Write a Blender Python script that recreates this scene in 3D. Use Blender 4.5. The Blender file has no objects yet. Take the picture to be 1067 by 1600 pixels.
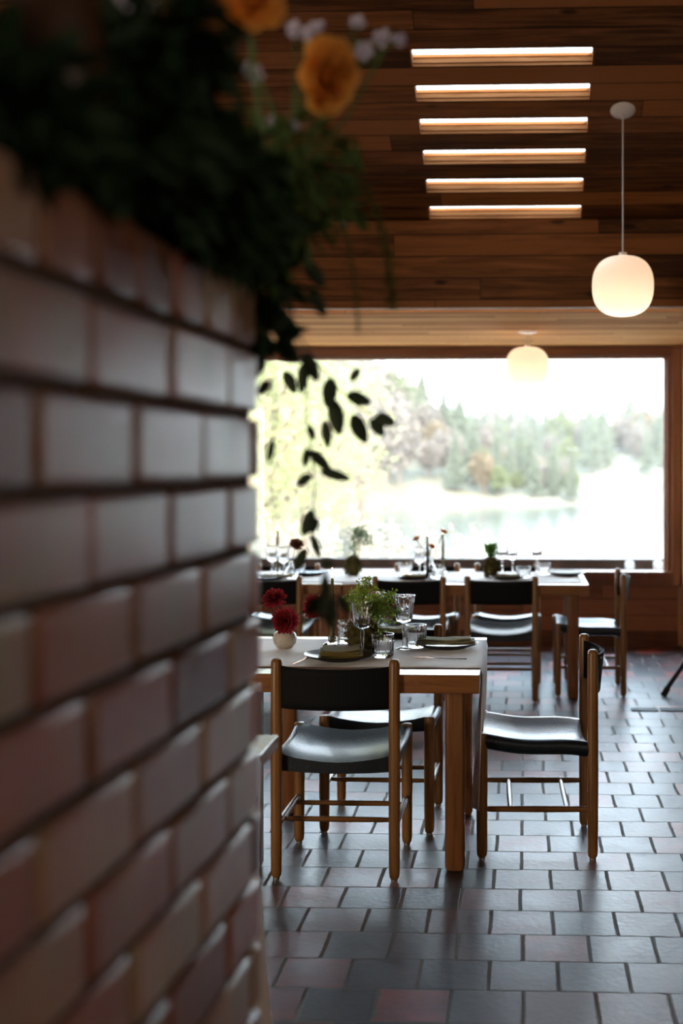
import bpy, bmesh, math, random
from mathutils import Vector, Matrix, noise
PI = math.pi
random.seed(11)
S = bpy.context.scene
COL = S.collection

# ------------------------------------------------------------------ camera, world, sun, exposure
FPX = 1900.0                                   # focal length in pixels of the 1067x1600 frame
PX0 = 741.0                                    # column of the principal point: the frame is cut from the left of a wider view
TH = math.atan(74 / FPX); CT, ST = math.cos(TH), math.sin(TH)
EYE = 1.456
cam_d = bpy.data.cameras.new('camera'); cam = bpy.data.objects.new('camera', cam_d); COL.objects.link(cam)
cam.location = (0, 0, EYE); cam.rotation_euler = (PI / 2, 0, TH)
cam_d.sensor_fit = 'VERTICAL'; cam_d.sensor_height = 36; cam_d.lens = FPX / 1600 * 36
cam_d.shift_y = -72 / 1600; cam_d.shift_x = (533.5 - PX0) / 1600
cam_d.clip_start = 0.05; cam_d.clip_end = 2000
cam_d.dof.use_dof = True; cam_d.dof.focus_distance = 4.55; cam_d.dof.aperture_fstop = 1.75
S.camera = cam

SKY_STRENGTH = 5.0
world = bpy.data.worlds.new('world'); S.world = world; world.use_nodes = True
wn = world.node_tree.nodes; wl = world.node_tree.links
bg = wn['Background']; bg.inputs['Strength'].default_value = SKY_STRENGTH
tc = wn.new('ShaderNodeTexCoord'); sx = wn.new('ShaderNodeSeparateXYZ'); rp = wn.new('ShaderNodeValToRGB')
wl.new(tc.outputs['Generated'], sx.inputs[0]); wl.new(sx.outputs['Z'], rp.inputs[0]); wl.new(rp.outputs[0], bg.inputs['Color'])
rp.color_ramp.elements[0].position = 0.0; rp.color_ramp.elements[0].color = (0.84, 0.92, 1.0, 1)
rp.color_ramp.elements[1].position = 0.7; rp.color_ramp.elements[1].color = (0.55, 0.77, 1.0, 1)

def light(name, kind, loc, rot, energy, color, **kw):
    d = bpy.data.lights.new(name, kind); d.energy = energy; d.color = color
    for k, v in kw.items(): setattr(d, k, v)
    o = bpy.data.objects.new(name, d); o.location = loc; o.rotation_euler = rot; COL.objects.link(o); return o
light('sun', 'SUN', (0, -20, 20), (math.radians(54), 0, math.radians(12)), 5.0, (1.0, 0.86, 0.66), angle=0.02)
# added off-frame fill lamps, right and left
light('added_fill_right', 'AREA', (3.3, -1.2, 1.9), (math.radians(86), 0, math.radians(52)), 26.0, (1.0, 0.82, 0.64), shape='RECTANGLE', size=2.4, size_y=1.8)

light('added_fill_left', 'AREA', (-5.1, -.9, 1.35), (math.radians(90), 0, math.radians(-52)), 95.0, (1.0, 0.82, 0.62), shape='RECTANGLE', size=1.8, size_y=2.2)  # second added fill, unseen, reaching the tables past the brick wall
vs = S.view_settings; S.display_settings.display_device = 'sRGB'
vs.view_transform = 'Standard'; vs.look = 'None'; vs.exposure = 1.3; vs.gamma = 1.0; vs.use_curve_mapping = False
cy = S.cycles
cy.use_denoising = True
cy.max_bounces = 10; cy.diffuse_bounces = 4; cy.glossy_bounces = 4; cy.transmission_bounces = 8; cy.transparent_max_bounces = 16
cy.caustics_reflective = True; cy.caustics_refractive = False; cy.sample_clamp_indirect = 6.0; cy.blur_glossy = 1.0

# ------------------------------------------------------------------ places from sight lines (true 3-D positions)
def P(px, py, d):                              # the point at forward distance d on the sight line
    u = (px - PX0) / FPX * d; z = EYE + (728 - py) / FPX * d
    return Vector((u * CT - d * ST, u * ST + d * CT, z))
def Z(px, py, z):                              # where the sight line meets the level z
    return P(px, py, FPX * (EYE - z) / (py - 728))
def UD(u, d, z=0.0): return Vector((u * CT - d * ST, u * ST + d * CT, z))

# ------------------------------------------------------------------ mesh collector
class MB:
    def __init__(s): s.v = []; s.f = []; s.mi = []; s.t = []; s.m = 0; s.tint = 0.0
    def add(s, vs_, fs):
        n = len(s.v); s.v += [tuple(v) for v in vs_]; s.t += [s.tint] * len(vs_)
        for f in fs: s.f.append(tuple(i + n for i in f)); s.mi.append(s.m)
    def box(s, x0, x1, y0, y1, z0, z1, M=None):
        p = [Vector((x, y, z)) for z in (z0, z1) for y in (y0, y1) for x in (x0, x1)]
        if M is not None: p = [M @ q for q in p]
        s.add(p, [(0, 2, 3, 1), (4, 5, 7, 6), (0, 1, 5, 4), (2, 6, 7, 3), (0, 4, 6, 2), (1, 3, 7, 5)])
    def tube(s, pts, r, n=12, caps=True, flat=1.0):
        pts = [Vector(p) for p in pts]
        rs = r if isinstance(r, (list, tuple)) else [r] * len(pts)
        up = None; vs_ = []
        for i, p in enumerate(pts):
            t = (pts[min(i + 1, len(pts) - 1)] - pts[max(i - 1, 0)])
            if t.length < 1e-9: t = Vector((0, 0, 1))
            t.normalize()
            if up is None:
                a = Vector((1, 0, 0)) if abs(t.x) < .9 else Vector((0, 1, 0)); up = a - t * a.dot(t)
            else: up = up - t * up.dot(t)
            up.normalize(); w = t.cross(up)
            for k in range(n):
                a = 2 * PI * k / n; vs_.append(p + (up * math.cos(a) + w * math.sin(a) * flat) * rs[i])
        fs = [(i * n + k, i * n + (k + 1) % n, (i + 1) * n + (k + 1) % n, (i + 1) * n + k) for i in range(len(pts) - 1) for k in range(n)]
        if caps:
            fs.append(tuple(range(n - 1, -1, -1))); fs.append(tuple((len(pts) - 1) * n + k for k in range(n)))
        s.add(vs_, fs)
    def lathe(s, prof, n=32, o=(0, 0, 0), rib=None, closed=False):   # prof: (r, z); rib(i, angle) scales r
        vs_ = []
        for i, (r, z) in enumerate(prof):
            for k in range(n):
                a = 2 * PI * k / n; q = r * (rib(i, a) if rib else 1)
                vs_.append((o[0] + q * math.cos(a), o[1] + q * math.sin(a), o[2] + z))
        m = len(prof); fs = []
        for i in range(m - 1 + (1 if closed else 0)):
            j = (i + 1) % m
            for k in range(n): fs.append((i * n + k, i * n + (k + 1) % n, j * n + (k + 1) % n, j * n + k))
        if not closed:
            if prof[0][0] > 1e-6: fs.append(tuple(range(n - 1, -1, -1)))
            if prof[-1][0] > 1e-6: fs.append(tuple((m - 1) * n + k for k in range(n)))
        s.add(vs_, fs)
    def blob(s, c, r, sub=2, amp=.15, fr=3.0, sq=(1, 1, 1), seed=0):
        bm = bmesh.new(); bmesh.ops.create_icosphere(bm, subdivisions=sub, radius=1)
        vs_ = []
        for v in bm.verts:
            d = v.co.normalized(); k = 1 + amp * noise.noise(d * fr + Vector((seed * 7.3, seed * 3.1, 0)))
            vs_.append(Vector(c) + Vector((d.x * sq[0], d.y * sq[1], d.z * sq[2])) * r * k)
        s.add(vs_, [tuple(v.index for v in f.verts) for f in bm.faces]); bm.free()
    def leaf(s, base, direc, length, width, up=None, fold=.25, droop=.15):
        d = Vector(direc).normalized()
        u = Vector(up) if up is not None else Vector((random.uniform(-1, 1), random.uniform(-1, 1), random.uniform(-1, 1)))
        w = d.cross(u)
        if w.length < 1e-4: w = d.cross(Vector((1, .3, .2)))
        w.normalize(); n_ = w.cross(d); b = Vector(base)
        dz = Vector((0, 0, -1)) * length * droop
        v = [b, b + d * length * .35 + w * width * .5 + n_ * width * fold, b + d * length * .35 + dz * .2, b + d * length * .35 - w * width * .5 + n_ * width * fold,
             b + d * length * .72 + w * width * .36 + n_ * width * fold + dz * .6, b + d * length * .72 + dz * .6, b + d * length * .72 - w * width * .36 + n_ * width * fold + dz * .6,
             b + d * length + dz]
        s.add(v, [(0, 1, 2), (0, 2, 3), (1, 4, 5, 2), (2, 5, 6, 3), (4, 7, 5), (5, 7, 6)])
    def grid(s, fn, nu, nv, thick=0.0, nrm=None):
        vs_ = [Vector(fn(i / nu, j / nv)) for j in range(nv + 1) for i in range(nu + 1)]
        W = nu + 1
        fs = [(j * W + i, j * W + i + 1, (j + 1) * W + i + 1, (j + 1) * W + i) for j in range(nv) for i in range(nu)]
        s.add(vs_, fs)
    def build(s, name, mat, parent=None, smooth=True, loc=(0, 0, 0), rot=(0, 0, 0), bevel=0, solid=0, sub=0, tint=False, angle=35):
        me = bpy.data.meshes.new(name); me.from_pydata(s.v, [], s.f); me.update()
        mats = mat if isinstance(mat, (list, tuple)) else [mat]
        for m in mats: me.materials.append(m)
        if len(mats) > 1: me.polygons.foreach_set('material_index', s.mi)
        if tint:
            a = me.attributes.new('tint', 'FLOAT', 'POINT'); a.data.foreach_set('value', s.t)
        if smooth:
            me.polygons.foreach_set('use_smooth', [True] * len(me.polygons))
            if angle < 180 and hasattr(me, 'set_sharp_from_angle'): me.set_sharp_from_angle(angle=math.radians(angle))
        o = bpy.data.objects.new(name, me); COL.objects.link(o); o.location = loc; o.rotation_euler = rot
        if parent is not None: o.parent = parent
        if bevel:
            b = o.modifiers.new('bevel', 'BEVEL'); b.width = bevel; b.segments = 2; b.limit_method = 'ANGLE'; b.angle_limit = math.radians(40)
        if solid:
            b = o.modifiers.new('solid', 'SOLIDIFY'); b.thickness = solid; b.offset = 0
        if sub:
            b = o.modifiers.new('sub', 'SUBSURF'); b.levels = sub; b.render_levels = sub
        return o
def tag(o, label=None, cat=None, group=None, kind=None):
    if label: o['label'] = label
    if cat: o['category'] = cat
    if group: o['group'] = group
    if kind: o['kind'] = kind
    return o
def struct(o): o['kind'] = 'structure'; return o
def thing(name, label, cat, loc=(0, 0, 0), rotz=0, group=None):
    o = bpy.data.objects.new(name, None); COL.objects.link(o); o.empty_display_size = .1
    o.location = loc; o.rotation_euler = (0, 0, rotz); return tag(o, label, cat, group)
def dup(root, loc, rotz=0, label=None, scale=None, group=None):
    r = root.copy(); COL.objects.link(r); r.location = loc; r.rotation_euler = (0, 0, rotz)
    if scale: r.scale = (scale,) * 3 if not isinstance(scale, tuple) else scale
    if label: r['label'] = label
    if group: r['group'] = group
    for ch in [c for c in bpy.data.objects if c.parent == root]:
        k = ch.copy(); COL.objects.link(k); k.parent = r
        for g in [c for c in bpy.data.objects if c.parent == ch]:
            h = g.copy(); COL.objects.link(h); h.parent = k
    return r

# ------------------------------------------------------------------ materials
def new_mat(name):
    m = bpy.data.materials.new(name); m.use_nodes = True; return m, m.node_tree.nodes, m.node_tree.links, m.node_tree.nodes['Principled BSDF']
def simple(name, col, rough=.5, metal=0, spec=.5, trans=0, ior=1.45, coat=0, bump=0, bscale=40, var=0, vscale=8):
    m, n, l, b = new_mat(name)
    b.inputs['Base Color'].default_value = (*col, 1); b.inputs['Roughness'].default_value = rough; b.inputs['Metallic'].default_value = metal
    b.inputs['Specular IOR Level'].default_value = spec; b.inputs['Transmission Weight'].default_value = trans; b.inputs['IOR'].default_value = ior
    b.inputs['Coat Weight'].default_value = coat; b.inputs['Coat Roughness'].default_value = .15
    t = n.new('ShaderNodeTexCoord')
    if var:
        q = n.new('ShaderNodeTexNoise'); q.inputs['Scale'].default_value = vscale; q.inputs['Detail'].default_value = 4; l.new(t.outputs['Object'], q.inputs['Vector'])
        r = n.new('ShaderNodeValToRGB'); l.new(q.outputs['Fac'], r.inputs[0])
        r.color_ramp.elements[0].position = .3; r.color_ramp.elements[0].color = (*[c * (1 - var) for c in col], 1)
        r.color_ramp.elements[1].position = .7; r.color_ramp.elements[1].color = (*[min(1, c * (1 + var)) for c in col], 1)
        l.new(r.outputs[0], b.inputs['Base Color'])
    if bump:
        q = n.new('ShaderNodeTexNoise'); q.inputs['Scale'].default_value = bscale; q.inputs['Detail'].default_value = 5; l.new(t.outputs['Object'], q.inputs['Vector'])
        k = n.new('ShaderNodeBump'); k.inputs['Strength'].default_value = bump; k.inputs['Distance'].default_value = .01
        l.new(q.outputs['Fac'], k.inputs['Height']); l.new(k.outputs[0], b.inputs['Normal'])
    return m
def math_(n, l, op, a, b=None, c=None):
    k = n.new('ShaderNodeMath'); k.operation = op
    for i, v in enumerate((a, b, c)):
        if v is None: continue
        if isinstance(v, (int, float)): k.inputs[i].default_value = v
        else: l.new(v, k.inputs[i])
    return k.outputs[0]
def wood(name, dark, mid, light_, axis='Z', rough=.45, grain=1.0, coat=0.0, plank=None, pofs=0.0, tone=.5, knots=True, seam=.004, spec=.4):
    """Grain along the axis; plank: boards of that width across local Y, running along X."""
    m, n, l, b = new_mat(name)
    t = n.new('ShaderNodeTexCoord'); mp = n.new('ShaderNodeMapping'); l.new(t.outputs['Object'], mp.inputs[0])
    sc = {'X': (1.2, 18, 18), 'Y': (18, 1.2, 18), 'Z': (18, 18, 1.2)}[axis]
    mp.inputs['Scale'].default_value = [q * grain for q in sc]
    vec = mp.outputs[0]; sep = n.new('ShaderNodeSeparateXYZ'); l.new(t.outputs['Object'], sep.inputs[0])
    rnd = None
    if plank:
        row = math_(n, l, 'DIVIDE', math_(n, l, 'SUBTRACT', sep.outputs['Y'], pofs), plank)
        ri = math_(n, l, 'FLOOR', row); fr = math_(n, l, 'SUBTRACT', row, ri)
        w0 = n.new('ShaderNodeTexWhiteNoise'); w0.noise_dimensions = '1D'; l.new(ri, w0.inputs['W'])
        xs = math_(n, l, 'DIVIDE', math_(n, l, 'ADD', sep.outputs['X'], math_(n, l, 'MULTIPLY', w0.outputs[0], 7.0)), 3.1)
        xi = math_(n, l, 'FLOOR', xs); xf = math_(n, l, 'SUBTRACT', xs, xi)
        w1 = n.new('ShaderNodeTexWhiteNoise'); w1.noise_dimensions = '2D'; cb = n.new('ShaderNodeCombineXYZ'); l.new(ri, cb.inputs[0]); l.new(xi, cb.inputs[1]); l.new(cb.outputs[0], w1.inputs['Vector'])
        rnd = w1.outputs[0]
        ad = n.new('ShaderNodeVectorMath'); ad.operation = 'ADD'; l.new(mp.outputs[0], ad.inputs[0])
        c2 = n.new('ShaderNodeCombineXYZ'); k = math_(n, l, 'MULTIPLY', rnd, 91.0); l.new(k, c2.inputs[0]); l.new(k, c2.inputs[1]); l.new(k, c2.inputs[2]); l.new(c2.outputs[0], ad.inputs[1]); vec = ad.outputs[0]
    q = n.new('ShaderNodeTexNoise'); q.inputs['Scale'].default_value = 1.6; q.inputs['Detail'].default_value = 6; q.inputs['Roughness'].default_value = .6; q.inputs['Distortion'].default_value = .6; l.new(vec, q.inputs['Vector'])
    fac = q.outputs['Fac']
    if rnd is not None: fac = math_(n, l, 'ADD', fac, math_(n, l, 'MULTIPLY', math_(n, l, 'SUBTRACT', rnd, .5), tone))
    r = n.new('ShaderNodeValToRGB'); l.new(fac, r.inputs[0]); e = r.color_ramp.elements
    e[0].position = .28; e[0].color = (*dark, 1); e[1].position = .72; e[1].color = (*light_, 1); x = e.new(.5); x.color = (*mid, 1)
    col = r.outputs[0]
    if knots:
        mk = n.new('ShaderNodeMapping'); l.new(t.outputs['Object'], mk.inputs[0]); a = {'X': (2.2, 5.5, 5.5), 'Y': (5.5, 2.2, 5.5), 'Z': (5.5, 5.5, 2.2)}[axis]; mk.inputs['Scale'].default_value = a
        vo = n.new('ShaderNodeTexVoronoi'); vo.inputs['Scale'].default_value = 1.0; l.new(mk.outputs[0], vo.inputs['Vector'])
        kr = n.new('ShaderNodeMapRange'); kr.inputs['From Min'].default_value = .06; kr.inputs['From Max'].default_value = .13; kr.inputs['To Min'].default_value = .25; l.new(vo.outputs['Distance'], kr.inputs['Value'])
        mx = n.new('ShaderNodeMix'); mx.data_type = 'RGBA'; mx.blend_type = 'MULTIPLY'; mx.inputs['Factor'].default_value = 1; l.new(col, mx.inputs['A']); l.new(kr.outputs[0], mx.inputs['B']); col = mx.outputs['Result']
    hgt = q.outputs['Fac']
    if plank:
        ed = math_(n, l, 'MINIMUM', fr, math_(n, l, 'SUBTRACT', 1.0, fr))
        s1 = n.new('ShaderNodeMapRange'); s1.inputs['From Min'].default_value = seam / plank * .4; s1.inputs['From Max'].default_value = seam / plank; l.new(ed, s1.inputs['Value'])
        ex = math_(n, l, 'MINIMUM', xf, math_(n, l, 'SUBTRACT', 1.0, xf))
        s2 = n.new('ShaderNodeMapRange'); s2.inputs['From Min'].default_value = .0003; s2.inputs['From Max'].default_value = .0008; l.new(ex, s2.inputs['Value'])
        sm = math_(n, l, 'MINIMUM', s1.outputs[0], s2.outputs[0])
        mx = n.new('ShaderNodeMix'); mx.data_type = 'RGBA'; l.new(sm, mx.inputs['Factor']); mx.inputs['A'].default_value = (dark[0] * .15, dark[1] * .15, dark[2] * .15, 1); l.new(col, mx.inputs['B']); col = mx.outputs['Result']
        hgt = math_(n, l, 'ADD', math_(n, l, 'MULTIPLY', sm, 3.0), hgt)
    l.new(col, b.inputs['Base Color']); b.inputs['Roughness'].default_value = rough; b.inputs['Coat Weight'].default_value = coat; b.inputs['Coat Roughness'].default_value = .2
    b.inputs['Specular IOR Level'].default_value = spec
    k = n.new('ShaderNodeBump'); k.inputs['Strength'].default_value = .25; k.inputs['Distance'].default_value = .003; l.new(hgt, k.inputs['Height']); l.new(k.outputs[0], b.inputs['Normal'])
    return m
SLOTV0, SLOTP = -1.504, .2642
M = {}
M['ceil'] = wood('ceiling_wood', (.055, .019, .005), (.16, .056, .014), (.28, .105, .029), 'X', .6, 1.0, plank=SLOTP / 2, pofs=SLOTV0, tone=.6, spec=.2)
M['soffit'] = wood('soffit_wood', (.42, .17, .05), (.62, .28, .095), (.74, .39, .15), 'X', .8, 1.0, plank=.095, tone=.5, knots=False, seam=.003, spec=.06)
M['frame'] = wood('window_frame_wood', (.13, .045, .02), (.20, .075, .035), (.27, .11, .05), 'X', .4, .6, knots=False)
M['framev'] = wood('window_post_wood', (.17, .065, .027), (.26, .105, .045), (.33, .14, .06), 'Z', .4, .6, knots=False)
M['panel'] = wood('panel_wood', (.10, .034, .012), (.21, .075, .028), (.33, .13, .05), 'X', .45, .7, plank=.13, tone=.5)
M['slotwood'] = wood('slot_wood', (.13, .043, .012), (.22, .078, .024), (.30, .12, .045), 'X', .8, 1.2, knots=False, spec=.05)
M['chair'] = wood('chair_oak', (.16, .070, .018), (.28, .132, .038), (.40, .20, .068), 'Z', .38, 1.5, coat=.3, knots=False)
M['chairx'] = wood('chair_rail_oak', (.13, .055, .017), (.21, .095, .03), (.30, .145, .05), 'X', .35, 1.5, coat=.3, knots=False)
M['chairy'] = wood('chair_side_oak', (.13, .055, .017), (.21, .095, .03), (.30, .145, .05), 'Y', .3, 1.5, coat=.4, knots=False)
M['table'] = wood('table_fir', (.17, .065, .02), (.30, .125, .04), (.42, .19, .07), 'X', .33, 1.1, coat=.5)
M['tleg'] = wood('table_leg_fir', (.15, .055, .017), (.25, .10, .032), (.34, .15, .055), 'Z', .4, 1.1, coat=.3)
M['leather'] = simple('black_leather', (.006, .014, .021), .35, spec=.68, bump=.16, bscale=130)
M['leather'].node_tree.nodes['Principled BSDF'].inputs['Coat Weight'].default_value = .12
M['suede'] = simple('black_suede', (.009, .010, .011), .75, spec=.2, bump=.15, bscale=160)
M['metal'] = simple('glide_metal', (.55, .5, .42), .3, metal=1)
M['black'] = simple('black_metal', (.012, .012, .013), .45)
M['plate'] = simple('black_stoneware', (.014, .015, .018), .28, spec=.5)
M['napkin'] = simple('olive_linen', (.25, .20, .055), .85, bump=.3, bscale=300, var=.12)
M['napkin2'] = simple('sage_linen', (.30, .28, .15), .85, bump=.3, bscale=300, var=.12)
M['runner'] = simple('gauze_linen', (.88, .78, .70), .9, bump=.2, bscale=260, var=.06, spec=.2)
M['glass'] = simple('cut_glass', (1, 1, 1), .02, trans=1, ior=1.47)
M['candle'] = simple('olive_candle_wax', (.13, .115, .025), .45)
M['darkcandle'] = simple('dark_candle_wax', (.02, .022, .03), .45)
M['vase'] = simple('speckled_stoneware', (.62, .56, .46), .35, var=.12, vscale=120)
M['dahlia'] = simple('dahlia_petals', (.33, .026, .036), .55, spec=.3)
M['dahlia2'] = simple('dahlia_inner_petals', (.36, .05, .035), .55, spec=.3)
M['stem'] = simple('green_stem', (.06, .12, .03), .6)
M['moss'] = simple('moss', (.085, .07, .018), .95, bump=1.0, bscale=90, var=.5, vscale=30)
M['fern'] = simple('fern_leaf', (.30, .42, .05), .5, var=.35, vscale=25)
M['asparagus'] = simple('plumosa_leaf', (.06, .16, .06), .6)
M['sprout'] = simple('sprout_leaf', (.12, .26, .04), .5)
M['rose'] = simple('orange_rose_petals', (.62, .14, .025), .55)
M['gold'] = simple('copper_cutlery', (.75, .42, .28), .25, metal=1)
M['steel'] = simple('iron_grate', (.05, .055, .06), .5, metal=.6)
M['white'] = simple('white_enamel', (.80, .77, .72), .4)
M['votive'] = simple('white_porcelain', (.95, .93, .9), .3)
M['mortar'] = simple('brick_mortar', (.045, .030, .019), .9, bump=.5, bscale=60)
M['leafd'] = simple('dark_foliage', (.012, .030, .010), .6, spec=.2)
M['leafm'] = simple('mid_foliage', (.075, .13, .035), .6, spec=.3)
M['leafv'] = simple('vine_leaf', (.02, .032, .014), .6, spec=.25)
M['tassel'] = simple('amaranth_tassel', (.12, .13, .03), .8)
M['yrose'] = simple('yellow_orange_petals', (.85, .42, .085), .6)
M['lilac'] = simple('pale_lilac_petals', (.72, .68, .80), .6)
M['rosew'] = simple('dark_red_petals', (.14, .012, .02), .6)
M['brownpot'] = simple('brown_glazed_stoneware', (.045, .02, .01), .5)
M['lightwood'] = simple('pale_painted_timber', (.58, .36, .2), .5, var=.1)
M['plaster'] = simple('wall_wood_dark', (.09, .045, .022), .7, var=.2)

def leafy(key, trans=.35):                     # thin leaves let light through
    m = M[key]; n, l = m.node_tree.nodes, m.node_tree.links; b = n['Principled BSDF']; out = n['Material Output']
    tr = n.new('ShaderNodeBsdfTranslucent'); mx = n.new('ShaderNodeMixShader'); mx.inputs[0].default_value = trans
    src = b.inputs['Base Color']
    if src.is_linked: l.new(src.links[0].from_socket, tr.inputs['Color'])
    else: tr.inputs['Color'].default_value = src.default_value
    l.new(b.outputs[0], mx.inputs[1]); l.new(tr.outputs[0], mx.inputs[2]); l.new(mx.outputs[0], out.inputs['Surface'])
for k in ('fern', 'sprout', 'asparagus', 'dahlia', 'dahlia2', 'rose', 'yrose', 'leafm', 'lilac', 'tassel'): leafy(k)
leafy('runner', .12); leafy('votive', .6)
for q_ in [M['runner'].node_tree.nodes['Principled BSDF']]: q_.inputs['Roughness'].default_value = .6; q_.inputs['Specular IOR Level'].default_value = .5; q_.inputs['Sheen Weight'].default_value = 1.0; q_.inputs['Sheen Roughness'].default_value = .4

def emit(name, col, s):
    m, n, l, b = new_mat(name); b.inputs['Base Color'].default_value = (0, 0, 0, 1); b.inputs['Emission Color'].default_value = (*col, 1); b.inputs['Emission Strength'].default_value = s; return m
M['flame'] = emit('flame', (1, .74, .38), 14)
M['bulb'] = emit('bulb_glow', (1, .75, .5), 6)
# window glass: clear, a faint mirror
m, n, l, b = new_mat('window_glass'); n.remove(b); tr = n.new('ShaderNodeBsdfTransparent'); gl = n.new('ShaderNodeBsdfGlossy'); gl.inputs['Roughness'].default_value = .0
mx = n.new('ShaderNodeMixShader'); mx.inputs[0].default_value = .03; tr.inputs['Color'].default_value = (.97, .98, .97, 1)
l.new(tr.outputs[0], mx.inputs[1]); l.new(gl.outputs[0], mx.inputs[2]); l.new(mx.outputs[0], n['Material Output'].inputs['Surface']); M['pane'] = m
# opal glass of the pendants
m, n, l, b = new_mat('opal_glass'); b.inputs['Base Color'].default_value = (.88, .80, .73, 1); b.inputs['Roughness'].default_value = .3
tr = n.new('ShaderNodeBsdfTranslucent'); tr.inputs['Color'].default_value = (.95, .88, .80, 1); mx = n.new('ShaderNodeMixShader'); mx.inputs[0].default_value = .55
l.new(b.outputs[0], mx.inputs[1]); l.new(tr.outputs[0], mx.inputs[2]); l.new(mx.outputs[0], n['Material Output'].inputs['Surface']); M['opal'] = m
# bricks: tone per brick from the tint attribute
m, n, l, b = new_mat('glazed_brick'); a = n.new('ShaderNodeAttribute'); a.attribute_name = 'tint'; r = n.new('ShaderNodeValToRGB'); l.new(a.outputs['Fac'], r.inputs[0])
e = r.color_ramp.elements; e[0].position = 0; e[0].color = (.10, .036, .016, 1); e[1].position = 1; e[1].color = (.30, .19, .12, 1)
for p_, c_ in ((.3, (.26, .085, .036)), (.55, (.19, .09, .05)), (.8, (.26, .14, .08))): x = e.new(p_); x.color = (*c_, 1)
t = n.new('ShaderNodeTexCoord'); q = n.new('ShaderNodeTexNoise'); q.inputs['Scale'].default_value = 9; q.inputs['Detail'].default_value = 5; l.new(t.outputs['Object'], q.inputs['Vector'])
mx = n.new('ShaderNodeMix'); mx.data_type = 'RGBA'; mx.blend_type = 'OVERLAY'; mx.inputs['Factor'].default_value = .5; l.new(r.outputs[0], mx.inputs['A']); l.new(q.outputs['Color'], mx.inputs['B'])
g = n.new('ShaderNodeHueSaturation'); g.inputs['Saturation'].default_value = .9; l.new(mx.outputs['Result'], g.inputs['Color']); l.new(g.outputs[0], b.inputs['Base Color'])
b.inputs['Roughness'].default_value = .33; b.inputs['Specular IOR Level'].default_value = .27; b.inputs['Specular Tint'].default_value = (1.0, .86, .74, 1); k = n.new('ShaderNodeBump'); k.inputs['Strength'].default_value = .4; k.inputs['Distance'].default_value = .004; l.new(q.outputs['Fac'], k.inputs['Height']); l.new(k.outputs[0], b.inputs['Normal'])
M['brick'] = m
# quarry tile floor in running bond
TW, TD, TX, TY = .1995, .203, 0.0, 3.373
m, n, l, b = new_mat('quarry_tiles'); t = n.new('ShaderNodeTexCoord')
nz = n.new('ShaderNodeTexNoise'); nz.inputs['Scale'].default_value = 5; nz.inputs['Detail'].default_value = 3; l.new(t.outputs['Object'], nz.inputs['Vector'])
sb = n.new('ShaderNodeVectorMath'); sb.operation = 'SUBTRACT'; sb.inputs[1].default_value = (.5, .5, .5); l.new(nz.outputs['Color'], sb.inputs[0])
sc = n.new('ShaderNodeVectorMath'); sc.operation = 'SCALE'; sc.inputs['Scale'].default_value = .007; l.new(sb.outputs[0], sc.inputs[0])
ad = n.new('ShaderNodeVectorMath'); ad.operation = 'ADD'; l.new(t.outputs['Object'], ad.inputs[0]); l.new(sc.outputs[0], ad.inputs[1])
sp = n.new('ShaderNodeSeparateXYZ'); l.new(ad.outputs[0], sp.inputs[0])
ry = math_(n, l, 'DIVIDE', math_(n, l, 'SUBTRACT', sp.outputs['Y'], TY - 40 * TD), TD); ri = math_(n, l, 'FLOOR', ry); rf = math_(n, l, 'SUBTRACT', ry, ri)
wr = n.new('ShaderNodeTexWhiteNoise'); wr.noise_dimensions = '1D'; l.new(ri, wr.inputs['W'])
off = math_(n, l, 'ADD', math_(n, l, 'MULTIPLY', math_(n, l, 'MODULO', math_(n, l, 'ADD', ri, 1.0), 2.0), .5), math_(n, l, 'MULTIPLY', math_(n, l, 'SUBTRACT', wr.outputs[0], .5), .06))
rx = math_(n, l, 'ADD', math_(n, l, 'DIVIDE', math_(n, l, 'SUBTRACT', sp.outputs['X'], TX - 60 * TW), TW), off); ci = math_(n, l, 'FLOOR', rx); cf = math_(n, l, 'SUBTRACT', rx, ci)
cb = n.new('ShaderNodeCombineXYZ'); l.new(ri, cb.inputs[0]); l.new(ci, cb.inputs[1])
w2 = n.new('ShaderNodeTexWhiteNoise'); w2.noise_dimensions = '2D'; l.new(cb.outputs[0], w2.inputs['Vector'])
ex = math_(n, l, 'MULTIPLY', math_(n, l, 'MINIMUM', cf, math_(n, l, 'SUBTRACT', 1.0, cf)), TW)
ey = math_(n, l, 'MULTIPLY', math_(n, l, 'MINIMUM', rf, math_(n, l, 'SUBTRACT', 1.0, rf)), TD)
fine = n.new('ShaderNodeTexNoise'); fine.inputs['Scale'].default_value = 45; fine.inputs['Detail'].default_value = 4; l.new(t.outputs['Object'], fine.inputs['Vector'])
wob = math_(n, l, 'MULTIPLY', math_(n, l, 'SUBTRACT', fine.outputs['Fac'], .5), .006)
s1 = n.new('ShaderNodeMapRange'); s1.interpolation_type = 'SMOOTHSTEP'; s1.inputs['From Min'].default_value = .0045; s1.inputs['From Max'].default_value = .0070; l.new(math_(n, l, 'ADD', ex, wob), s1.inputs['Value'])
s2 = n.new('ShaderNodeMapRange'); s2.interpolation_type = 'SMOOTHSTEP'; s2.inputs['From Min'].default_value = .0012; s2.inputs['From Max'].default_value = .0045; l.new(math_(n, l, 'ADD', ey, wob), s2.inputs['Value'])
tm = math_(n, l, 'MINIMUM', s1.outputs[0], s2.outputs[0])
r = n.new('ShaderNodeValToRGB'); l.new(w2.outputs[0], r.inputs[0]); e = r.color_ramp.elements; r.color_ramp.interpolation = 'LINEAR'
e[0].position = 0; e[0].color = (.022, .022, .028, 1); e[1].position = 1; e[1].color = (.32, .065, .05, 1)
for p_, c_ in ((.35, (.060, .045, .050)), (.6, (.085, .050, .052)), (.85, (.21, .056, .048))): x = e.new(p_); x.color = (*c_, 1)
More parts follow.
